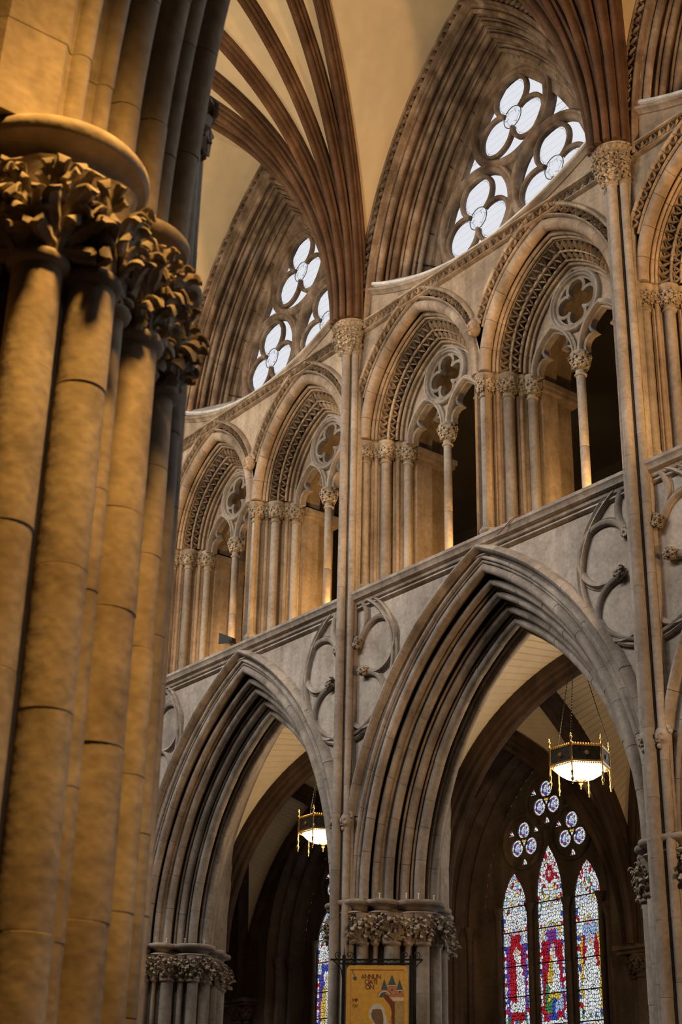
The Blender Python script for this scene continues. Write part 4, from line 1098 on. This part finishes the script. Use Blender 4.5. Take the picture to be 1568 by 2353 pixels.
def make_aisle_window(name, label):
    yw = 6.46; base = (0, yw, 0); root = empty(name, base, 0, label, None, None, 'structure')
    outer = lancet(0, 1.62, 5.75, 2.78, 2.0, 20)
    holes = [lancet(c, 0.305, zs, h, 2.3) for c, zs, h in LIGHTS]
    for c in ROUND: holes += trefoil_holes(*c)
    holes += [[(0.52, 7.60), (0.60, 7.66), (0.64, 7.55)], [(-0.52, 7.60), (-0.60, 7.66), (-0.64, 7.55)]]
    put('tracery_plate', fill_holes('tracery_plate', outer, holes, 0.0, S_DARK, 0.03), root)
    # mullion shafts and roundel mouldings
    for c in ROUND:
        put('roundel', mesh('roundel', *planar(circ(c[0], c[1], 0.46, n=28), half_round(0.045, 0.06), True, 0.0), S_DARK, 40), root)
    for x in (-1.21, -0.435, 0.435, 1.21):
        mb = MB(); mb.lathe((x, -0.05, 0), [(0.05, 2.0), (0.05, 5.9)], 10, False); mb.lathe((x, -0.05, 5.85), [(0.05, 0), (0.065, 0.02), (0.05, 0.04), (0.09, 0.16), (0.1, 0.2)], 10)
        put('mullion', mb.mesh('mullion', S_DARK, 40), root)
    for li, (c, zs, h) in enumerate(LIGHTS):
        a = 0.32; R = (a*a+h*h)/(2*a)
        top = zs+h
        zc = [top]+[b for b in BARS if b < top-0.15]
        pa = painter(li, name != 'window_4')
        for s in range(len(zc)-1):
            z1, z0 = zc[s], zc[s+1]
            def ins(x, z):
                if z < zs: return abs(x) < a
                return z-zs < R and abs(x)+(R-a) <= sqrt(max(R*R-(z-zs)**2, 0))
            me = glass_mesh('pane', -0.33, 0.33, z0, z1, ins, pa, 0.040, 0.0105, 100*li+s, 0.007, 1.45)
            put('pane', me, root, (c, 0.02, 0))
            mb = MB(); mb.tube([(c-0.32, 0.006, z0), (c+0.32, 0.006, z0)], 0.011, 5)
            put('saddle_bar', mb.mesh('saddle_bar', BLACKM, 0), root)
    def rp(x, z, rng):
        return pick(rng, (WH, 6), (RED, .5), (LBL, .8))
    def foilp(x, z, rng):
        r = sqrt(x*x+z*z)
        if r < 0.065: return pick(rng, (WH, 5), (LBL, 2))
        if r < 0.10: return pick(rng, (RED, 3), (BLU, 2), (PUR, 1))
        return pick(rng, (WH, 8), (LBL, 1), (GRN, .3))
    fm = glass_mesh('pane', -0.16, 0.16, -0.16, 0.16, lambda x, z: x*x+z*z < 0.158**2, foilp, 0.034, 0.009, 5, 0.005)
    cm = glass_mesh('pane', -0.08, 0.08, -0.08, 0.08, lambda x, z: x*x+z*z < 0.08**2, lambda x, z, r: pick(r, (GLD, 2), (WH, 2), (RED, 1)), 0.036, 0.011, 6, 0.008)
    em = glass_mesh('pane', -0.11, 0.11, -0.11, 0.11, lambda x, z: True, rp, 0.05, 0.015, 7, 0.008)
    for cx, cz in ROUND:
        for k in range(3):
            a = radians(90-120*k)
            put('pane', fm, root, (cx+0.195*cos(a), 0.012, cz+0.195*sin(a)))
            b = a-radians(60); put('pane', em, root, (cx+0.335*cos(b), 0.02, cz+0.335*sin(b)))
        put('pane', cm, root, (cx, 0.010, cz))
    for s in (-1, 1): put('pane', em, root, (s*0.59, 0.02, 7.60))
    # deep moulded embrasure
    for side in (-1, 1):
        prof = [(1.98, 2.98, 5.80), (1.95, 2.95, 5.76), (1.90, 2.90, 5.82), (1.86, 2.88, 5.95), (1.80, 2.86, 5.92), (1.76, 2.84, 6.0), (1.74, 2.84, 6.16), (1.68, 2.82, 6.13), (1.64, 2.80, 6.22), (1.62, 2.78, 6.46)]
        v, f = arch_sweep(prof, 0, 5.75, 0, 1, 18, side, base, False)
        put('embrasure_arch', mesh('embrasure_arch', v, f, S_DARK, 35), root)
        v = [(side*a, y-yw, z) for z in (1.8, 5.75) for a, h, y in prof]
        put('embrasure_jamb', mesh('embrasure_jamb', v, grid_faces(2, len(prof)), S_DARK, 35), root)
        for a, y in ((1.80, 5.93), (1.67, 6.15)):
            mb = MB(); mb.lathe((side*a, y-yw, 0), [(0.05, 1.8), (0.05, 5.5)], 10, False)
            mb.lathe((side*a, y-yw, 5.48), [(0.05, 0), (0.07, 0.02), (0.05, 0.04), (0.08, 0.15), (0.10, 0.21), (0.10, 0.26)], 10)
            put('jamb_shaft', mb.mesh('jamb_shaft', S_DARK, 45), root)
    return root
aw = make_aisle_window('window_4', 'tall three-light stained glass window with figures under three trefoils, right arch'); aw.location.x = -B/2
aw2 = make_aisle_window('window_5', 'narrow strip of stained glass window beside the middle vault shaft, lower left'); aw2.location.x = -B/2-B
aw3 = copy_tree(aw2); aw3.name = 'window_6'; aw3.location.x = -B/2-2*B; aw3['label'] = 'dim blue sliver of stained glass behind the dark left pier'
# aisle wall with openings
aw_wall = empty('wall_aisle', (0, 5.8, 0), 0, 'dark outer wall of the aisle behind the arcade', None, None, 'structure')
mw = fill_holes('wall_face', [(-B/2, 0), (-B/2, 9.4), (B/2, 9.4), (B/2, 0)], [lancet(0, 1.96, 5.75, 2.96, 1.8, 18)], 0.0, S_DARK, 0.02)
for k in (-3, -2, -1, 0, 1): put('wall_face', mw, aw_wall, (k*B+B/2, 0, 0))
# wall shafts of the aisle
def make_wall_shaft(label):
    root = empty('wall_shaft', (0, 5.70, 0), 0, label, 'column', 'aisle wall shafts')
    for x, y, r in ((0, -0.06, 0.10), (-0.2, 0.02, 0.065), (0.2, 0.02, 0.065)):
        mb = MB(); mb.lathe((x, y, 0), [(r, 0), (r, 4.5)], 14, False); put('shaft', mb.mesh('shaft', S_DARK, 45), root)
        mb = MB(); mb.lathe((x, y, 4.5), [(r, -.02), (r+.025, 0), (r, .03), (r+.01, .1), (r+.06, .28), (r+.08, .33)], 14); put('bell', mb.mesh('bell', S_DARK, 45), root)
        put('capital_foliage', foliage((x, y), r+.02, 4.58, 1.1, 8, 2).mesh('capital_foliage', S_DARK, 45), root)
    mb = MB(); mb.box(-0.38, 0.38, -0.20, 0.1, 4.84, 4.90); mb.box(-0.42, 0.42, -0.25, 0.1, 4.90, 4.97)
    put('abacus', mb.mesh('abacus', S_DARK, 30), root)
    return root
ws = make_wall_shaft('dark aisle wall shaft with capital, right of the stained glass window')
for k, lb in ((-2, 'dark aisle wall shaft with leafy capital at lower left between the two arcade piers'), ):
    c = copy_tree(ws); c.location.x = k*B; c['label'] = lb

# ------------------------------------------------------------------ the closed shell around the picture, its stone darkened to cut bounce
fl = mesh('floor', [(-19, -16.5, 0), (21, -16.5, 0), (21, 6.6, 0), (-19, 6.6, 0)], [(0, 1, 2, 3)], S_DARK, 0)
tag(put('floor', fl), 'dark stone paved floor of the nave and aisles', None, None, 'structure')
mb = MB(); mb.box(-19, 21, -W-1.5, -W, 9.3, 19.0)
tag(put('wall_south', mb.mesh('wall_south', S_DARK, 0)), 'plain upper wall opposite, behind the viewer', None, None, 'structure')
mb = MB(); mb.box(-19, 21, -16.6, -16.4, 0, 9.4); mb.box(-19, 21, -16.6, -W-1.0, 9.2, 9.4)
tag(put('wall_south_aisle', mb.mesh('wall_south_aisle', S_DARK, 0)), 'outer wall and roof of the south aisle behind the viewer', None, None, 'structure')
mb = MB(); mb.box(-19.2, -19, -16.6, 6.6, 0, 19)
tag(put('wall_west', mb.mesh('wall_west', S_DARK, 0)), 'plain end wall far to the left', None, None, 'structure')
mb = MB(); mb.box(21, 21.2, -16.6, 6.6, 0, 19)
tag(put('wall_east', mb.mesh('wall_east', S_DARK, 0)), 'plain end wall behind the viewer', None, None, 'structure')
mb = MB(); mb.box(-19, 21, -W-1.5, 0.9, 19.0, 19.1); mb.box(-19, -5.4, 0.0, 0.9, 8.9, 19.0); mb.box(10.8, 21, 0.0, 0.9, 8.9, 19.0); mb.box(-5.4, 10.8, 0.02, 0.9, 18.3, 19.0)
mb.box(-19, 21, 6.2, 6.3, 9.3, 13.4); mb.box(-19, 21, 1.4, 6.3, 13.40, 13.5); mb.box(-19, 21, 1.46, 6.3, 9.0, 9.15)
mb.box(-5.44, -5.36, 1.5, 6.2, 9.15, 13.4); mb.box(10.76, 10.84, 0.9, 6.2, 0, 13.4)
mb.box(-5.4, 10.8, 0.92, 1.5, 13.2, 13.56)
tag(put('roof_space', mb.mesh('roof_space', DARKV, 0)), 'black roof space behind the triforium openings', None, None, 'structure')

# ------------------------------------------------------------------ hanging lanterns in the aisle
BOWL = plain('glowing_glass_bowl', (0.9, 0.86, 0.78), 0.4, 0, (1.0, 0.90, 0.74), 5.0)
PANEL = plain('bronze_panel', (0.045, 0.038, 0.028), 0.45, 0.7, noise=0.4)
def make_lantern(label, loc):
    root = empty('hanging_lantern', loc, radians(-61.4), label, 'lamp', 'aisle lanterns')
    R = 0.385; cor = [(R*cos(pi/3*k), R*sin(pi/3*k)) for k in range(6)]
    post = MB(); post.lathe((0, 0, 0), [(0.004, -0.315), (0.012, -0.30), (0.006, -0.285), (0.016, -0.27), (0.022, -0.245), (0.012, -0.225), (0.014, -0.17), (0.020, -0.16), (0.012, -0.14), (0.011, 0.20), (0.020, 0.215), (0.011, 0.23), (0.009, 0.27), (0.022, 0.285), (0.010, 0.305), (0.014, 0.32), (0.003, 0.345)], 8)
    pm = post.mesh('post', BRASS, 50)
    bl = MB(); bl.box(-R/2+0.012, R/2-0.012, -0.006, 0.006, -0.005, 0.185)
    plm = bl.mesh('panel', PANEL, 0)
    fr = MB(); fr.box(-R/2, R/2, -0.012, 0.010, 0.180, 0.202); fr.box(-R/2, R/2, -0.014, 0.010, -0.022, 0.002)
    for i in range(11): fr.ball((-R/2+0.02+i*(R-0.04)/10, -0.0, 0.215), 0.011, 6, 4)
    for i in range(13): fr.ball((-R/2+0.02+i*(R-0.04)/12, -0.004, -0.034), 0.012, 6, 4)
    frm = fr.mesh('rim', BRASS, 40)
    ro = MB()
    for i in range(6): a = pi/3*i; ro.ball((0.020*cos(a), -0.014, 0.09+0.020*sin(a)), 0.012, 6, 4)
    ro.ball((0, -0.018, 0.09), 0.013, 6, 4)
    rom = ro.mesh('rosette', BRASS, 50)
    for k in range(6):
        a, b = Vector(cor[k]), Vector(cor[(k+1) % 6]); m = (a+b)/2; rz = atan2((b-a).y, (b-a).x)
        put('post', pm, root, (a.x*1.02, a.y*1.02, 0))
        p = put('panel', plm, root, (m.x, m.y, 0), (0, 0, rz)); put('rosette', rom, p)
        put('rim', frm, root, (m.x, m.y, 0), (0, 0, rz))
    bw = MB(); bw.lathe((0, 0, -0.02), [(0.330, 0.0), (0.315, -0.035), (0.265, -0.085), (0.19, -0.130), (0.10, -0.155), (0.02, -0.165)], 32)
    put('glass_bowl', bw.mesh('glass_bowl', BOWL, 60), root)
    fn = MB(); fn.lathe((0, 0, -0.165), [(0.07, -0.005), (0.075, -0.018), (0.03, -0.034), (0.014, -0.05), (0.032, -0.064), (0.014, -0.08), (0.012, -0.12), (0.004, -0.135)], 12)
    put('finial', fn.mesh('finial', BRASS, 50), root)
    for k in (0, 2, 4):
        mb = MB(); n = 34; a = Vector((cor[k][0], cor[k][1], 0.34)); b = Vector((0, 0, 1.75))
        for i in range(n):
            p, q = a.lerp(b, i/n), a.lerp(b, (i+0.8)/n); mb.tube([p, q], 0.006, 4)
        put('chain', mb.mesh('chain', BLACKM, 0), root)
    mb = MB()
    for i in range(16): mb.tube([(0, 0, 1.75+i*0.045), (0, 0, 1.787+i*0.045)], 0.008, 4)
    put('chain', mb.mesh('chain', BLACKM, 0), root)
    return root
LZ = 6.54
make_lantern('six-sided brass lantern with glowing bowl hanging in the wide right arch', (2.53, 1.80, LZ))
make_lantern('brass lantern half hidden behind the middle vault shaft, in the left arch', (-2.93, 1.80, LZ+0.02))
for x in (2.53, -2.93):
    point('lantern_glow', (x, 1.80, LZ-0.40), 26, (1.0, 0.72, 0.40), 0.2)
    point('lantern_uplight', (x, 1.80, LZ+0.45), 34, (1.0, 0.68, 0.34), 0.2)
# assumed unseen lamps on the triforium floor behind the arches, plus added ledge fills
for x, e in ((1.4, 36), (4.0, 40), (-4.0, 40), (-1.4, 120), (6.8, 34)):
    point('triforium_ledge_fill', (x+0.50, 0.06, 9.30), 42, (1.0, 0.58, 0.20), 0.05)
    point('assumed_triforium_lamp', (x+0.60, 0.74, 9.30), e, (1.0, 0.60, 0.21), 0.05)

# ------------------------------------------------------------------ gold icon panel in its iron frame
GOLD = plain('gold_ground', (0.62, 0.33, 0.05), 0.55, 0.15, noise=0.12)
INK = plain('dark_red_ink', (0.10, 0.025, 0.012), 0.8); GOLD2 = plain('halo_gold', (0.66, 0.36, 0.04), 0.5, 0.2, noise=0.1)
TEAL = plain('teal_roof_paint', (0.045, 0.085, 0.10), 0.8, noise=0.2); BRICKP = plain('brick_paint', (0.42, 0.17, 0.08), 0.8, noise=0.2)
CREAMP = plain('cream_paint', (0.62, 0.48, 0.30), 0.8, noise=0.1); REDP = plain('deep_red_paint', (0.16, 0.03, 0.015), 0.8, noise=0.2)
VEIL = plain('white_veil_paint', (0.52, 0.47, 0.38), 0.8, noise=0.15); FACE = plain('brown_face_paint', (0.16, 0.09, 0.045), 0.8, noise=0.2)
STONEP = plain('ochre_wall_paint', (0.36, 0.24, 0.08), 0.8, noise=0.25)
uvec = Vector((0.7071, 0.7071, 0)); nvec = Vector((0.7071, -0.7071, 0))
sgo = nvec*0.60+uvec*0.479; sgo.z = 4.058
icon = empty('icon_panel', sgo, pi/4, 'gold painted icon panel of a veiled figure and towers, on the middle pier', 'painting')
# local axes: x along the panel, -y towards the viewer
def poly(name, pts, y, mat, th=0.003):
    v = [(x, y, z) for x, z in pts]+[(x, y+th, z) for x, z in pts]; n = len(pts)
    f = [tuple(range(n)), tuple(range(2*n-1, n-1, -1))]+[(i, i+n, (i+1) % n+n, (i+1) % n) for i in range(n)]
    return put(name, mesh(name, v, f, mat, 0), icon)
def cp(x, y): return ((x-225)/1438.0-0.379, -(y-520)/1438.0)
bw_, bh = 0.379, 1.25; rc = 0.06
bp_ = []
for cx_, cz_, a0 in ((bw_-rc, -rc, 0), (-bw_+rc, -rc, 90), (-bw_+rc, -bh+rc, 180), (bw_-rc, -bh+rc, 270)):
    for i in range(7): a = radians(a0+15*i); bp_.append((cx_+rc*cos(a), cz_+rc*sin(a)))
poly('board', bp_, 0.0, GOLD, 0.03)
def cpoly(name, pts, y, mat): return poly(name, [cp(*p) for p in pts], y, mat)
L1, L2, L3, L4 = -0.002, -0.004, -0.006, -0.008
cpoly('line', [(285, 592), (1240, 592), (1240, 602), (285, 602)], L1, INK)
cpoly('line', [(300, 600), (306, 600), (306, 1900), (300, 1900)], L1, STONEP)
cpoly('pendant_cord', [(318, 602), (332, 602), (382, 715), (366, 715)], L1, TEAL)
cpoly('pendant', [(376+33*cos(radians(20*i)), 740+33*sin(radians(20*i))) for i in range(18)], L2, TEAL)
cpoly('halo', [(770+262*cos(radians(10*i)), 1330+270*sin(radians(10*i))) for i in range(36)], L2, GOLD2)
cpoly('curtain', [(890, 1060), (900, 1000), (960, 1020), (1010, 1080), (1060, 1130), (1085, 1140), (1085, 1900), (1000, 1900), (1030, 1450), (1020, 1250)], L1, REDP)
arch_o = [(905+140*cos(radians(180-12*i)), 1060-140*sin(radians(12*i))) for i in range(14)]; arch_i = [(905+85*cos(radians(180-12*i)), 1060-85*sin(radians(12*i))) for i in range(14)]
cpoly('painted_arch', arch_o+arch_i[::-1], L2, BRICKP)
arch_o = [(905+112*cos(radians(180-12*i)), 1060-112*sin(radians(12*i))) for i in range(14)]; arch_i = [(905+92*cos(radians(180-12*i)), 1060-92*sin(radians(12*i))) for i in range(14)]
cpoly('painted_arch', arch_o+arch_i[::-1], L3, CREAMP)
cpoly('painted_void', [(905+84*cos(radians(180-12*i)), 1056-84*sin(radians(12*i))) for i in range(10)]+[(900, 1056)], L1-.0005, TEAL)
cpoly('ledge', [(1010, 1060), (1242, 1060), (1242, 1120), (1060, 1120)], L2, CREAMP)
cpoly('ledge', [(1000, 1030), (1242, 1014), (1242, 1056), (1020, 1056)], L2, BRICKP)
cpoly('painted_wall', [(1088, 1124), (1240, 1124), (1240, 1900), (1088, 1900)], L2, STONEP)
for x0, x1, y0, y1 in ((968, 1104, 852, 1030), (1112, 1232, 936, 1014)):
    cpoly('tower', [(x0, y0), (x1, y0), (x1, y1), (x0, y1)], L2, BRICKP); cpoly('tower_band', [(x0, y0), (x1, y0), (x1, y0+14), (x0, y0+14)], L3, CREAMP)
    xm = (x0+x1)/2; ym = (y0+y1)/2-10; cpoly('tower_window', [(xm-14, ym-14), (xm+14, ym-14), (xm+14, ym+16), (xm-14, ym+16)], L3, INK)
for pts in ([(842, 930), (900, 755), (962, 930)], [(966, 852), (1035, 676), (1104, 852)], [(1112, 936), (1170, 760), (1230, 936)]): cpoly('tower_roof', pts, L3, TEAL)
cpoly('veil', [(660, 1230), (700, 1185), (770, 1165), (840, 1180), (890, 1225), (925, 1330), (950, 1440), (1040, 1600), (1100, 1900), (560, 1900), (640, 1600), (700, 1480), (625, 1385), (635, 1310)], L3, VEIL)
cpoly('face', [(700, 1262), (770, 1255), (850, 1262), (875, 1330), (890, 1420), (885, 1500), (845, 1570), (800, 1592), (760, 1520), (690, 1420), (668, 1340)], L4, FACE)
cpoly('hand', [(285, 1592), (300, 1510), (318, 1495), (330, 1550), (352, 1505), (380, 1560), (372, 1680), (300, 1700)], L3, FACE)
def text(s, x, y, size, mat=INK):
    cu_ = bpy.data.curves.new('lettering', 'FONT'); cu_.body = s; cu_.size = size; cu_.align_x = 'CENTER'; cu_.extrude = 0.0008; cu_.space_character = 0.82
    o = bpy.data.objects.new('lettering_tmp', cu_); COL.objects.link(o)
    dg_ = bpy.context.evaluated_depsgraph_get(); me = bpy.data.meshes.new_from_object(o.evaluated_get(dg_)); bpy.data.objects.remove(o)
    me.materials.clear(); me.materials.append(mat)
    X, Z = cp(x, y)
    t = put('lettering', me, icon, (X, L2, Z), (pi/2, 0, 0)); t.scale = (1, 1.05, 1)
text('ANNUN', 665, 748, 0.075); text('CIATI', 660, 838, 0.075); text('ON', 640, 924, 0.075)
text('MP', 388, 1140, 0.058); text('OV', 388, 1228, 0.05)
fr = MB()
for s in (-1, 1): fr.box(s*0.415-0.018, s*0.415+0.018, -0.01, 0.035, -1.3, 0.12)
fr.box(-0.585, 0.56, -0.005, 0.03, 0.060, 0.078); fr.box(-0.44, 0.44, -0.005, 0.03, 0.008, 0.030); fr.box(-0.48, -0.39, -0.005, 0.03, 0.015, 0.03); fr.box(0.39, 0.48, -0.005, 0.03, 0.015, 0.03)
for s in (-1, 1):
    fr.box(s*0.30-0.02, s*0.30+0.02, 0.03, 0.22, 0.0, 0.03)
    fr.tube([(s*0.415, 0.012, 0.12), (s*0.415, 0.012, 0.22)], [0.008, 0.002], 5)
    for d in (-1, 1):      # scrolls
        pts = []
        for i in range(22):
            a = radians(-90+i*24); r = 0.05*(1-i/24); pts.append((s*0.415+d*(0.07-0.0+r*cos(a)*1.0-0.0), 0.012, 0.125+r*sin(a)))
        fr.tube(pts, 0.006, 5)
        fr.tube([(s*0.415+d*0.018, 0.012, -0.14), (s*0.415+d*0.03, 0.012, -0.05), (s*0.415+d*0.09, 0.012, 0.02), (s*0.415+d*0.14, 0.012, 0.066)], 0.007, 5) if d == s else None
    for i in range(4):
        x = s*(0.06+0.08*i); fr.tube([(x-0.03, 0.012, 0.032), (x, 0.012, 0.056), (x+0.03, 0.012, 0.032)], 0.005, 5)
put('iron_frame', fr.mesh('iron_frame', BLACKM, 40), icon)

# ------------------------------------------------------------------ small things on ledges
sl = empty('spotlight', (-2.99, -0.06, 9.165), radians(10), 'small black theatre spotlight on the triforium ledge at left', 'lamp')
mb = MB(); v = []
for x, hw in ((-0.17, 0.095), (-0.02, 0.065), (0.07, 0.045)):
    c = 0.135-0.28*(x+0.05); v += [(x, -hw, c-hw), (x, hw, c-hw), (x, hw, c+hw), (x, -hw, c+hw)]
mb.add(v, grid_faces(3, 4, True)+[(8, 9, 10, 11)]); put('housing', mb.mesh('housing', BLACKM, 30), sl)
mb = MB(); mb.box(-0.165, -0.16, -0.08, 0.08, 0.09, 0.25); put('lens', mb.mesh('lens', plain('lens_glass', (0.05, 0.05, 0.06), 0.1), 0), sl)
mb = MB(); mb.tube([(0.05, -0.07, 0.10), (0.09, -0.07, 0.02), (0.10, 0, 0.008), (0.09, 0.07, 0.02), (0.05, 0.07, 0.10)], 0.009, 5); put('yoke', mb.mesh('yoke', BLACKM, 40), sl)
cbm = plain('red_cable', (0.16, 0.04, 0.03), 0.6)
mb = MB(); P0 = [(3.62, 0.02, 9.20), (3.55, -0.10, 9.185), (3.42, -0.15, 9.15), (3.30, -0.155, 9.09), (3.22, -0.15, 9.05), (3.14, -0.145, 9.03)]
mb.tube([(x-3.62, y-0.02, z-9.20) for x, y, z in P0], 0.006, 5)
tag(put('loose_cable', mb.mesh('loose_cable', cbm, 40), None, P0[0]), 'thin reddish cable hanging over the ledge below the largest triforium arch', 'cable')
PINM = plain('white_pin', (0.75, 0.73, 0.68), 0.4)
mb = MB(); mb.lathe((0, 0, 0), [(0.009, 0.0), (0.006, 0.012), (0.006, 0.05), (0.013, 0.053), (0.014, 0.066), (0.004, 0.07)], 8)
pinm = mb.mesh('pin', PINM, 50)
for k, lst in ((0, ((0.53, 0.13), (0.76, 0.38), (0.86, 0.50), (0.88, 0.74))), (-1, ((0.62, 0.22), (0.80, 0.44), (0.88, 0.74)))):
    for i, (x, y) in enumerate(lst):
        o = put('bird_pin', pinm, None, (k*B+x, y, 4.924))
        wh = ('leftmost', 'second', 'third', 'rightmost')[i] if k == 0 else ('leftmost', 'middle', 'rightmost')[i]
        tag(o, wh + ' tiny white pin on the capital of the ' + ('middle pier above the icon panel' if k == 0 else 'dark left pier'), 'pin', 'white pins on the capital of the ' + ('middle' if k == 0 else 'left') + ' pier')
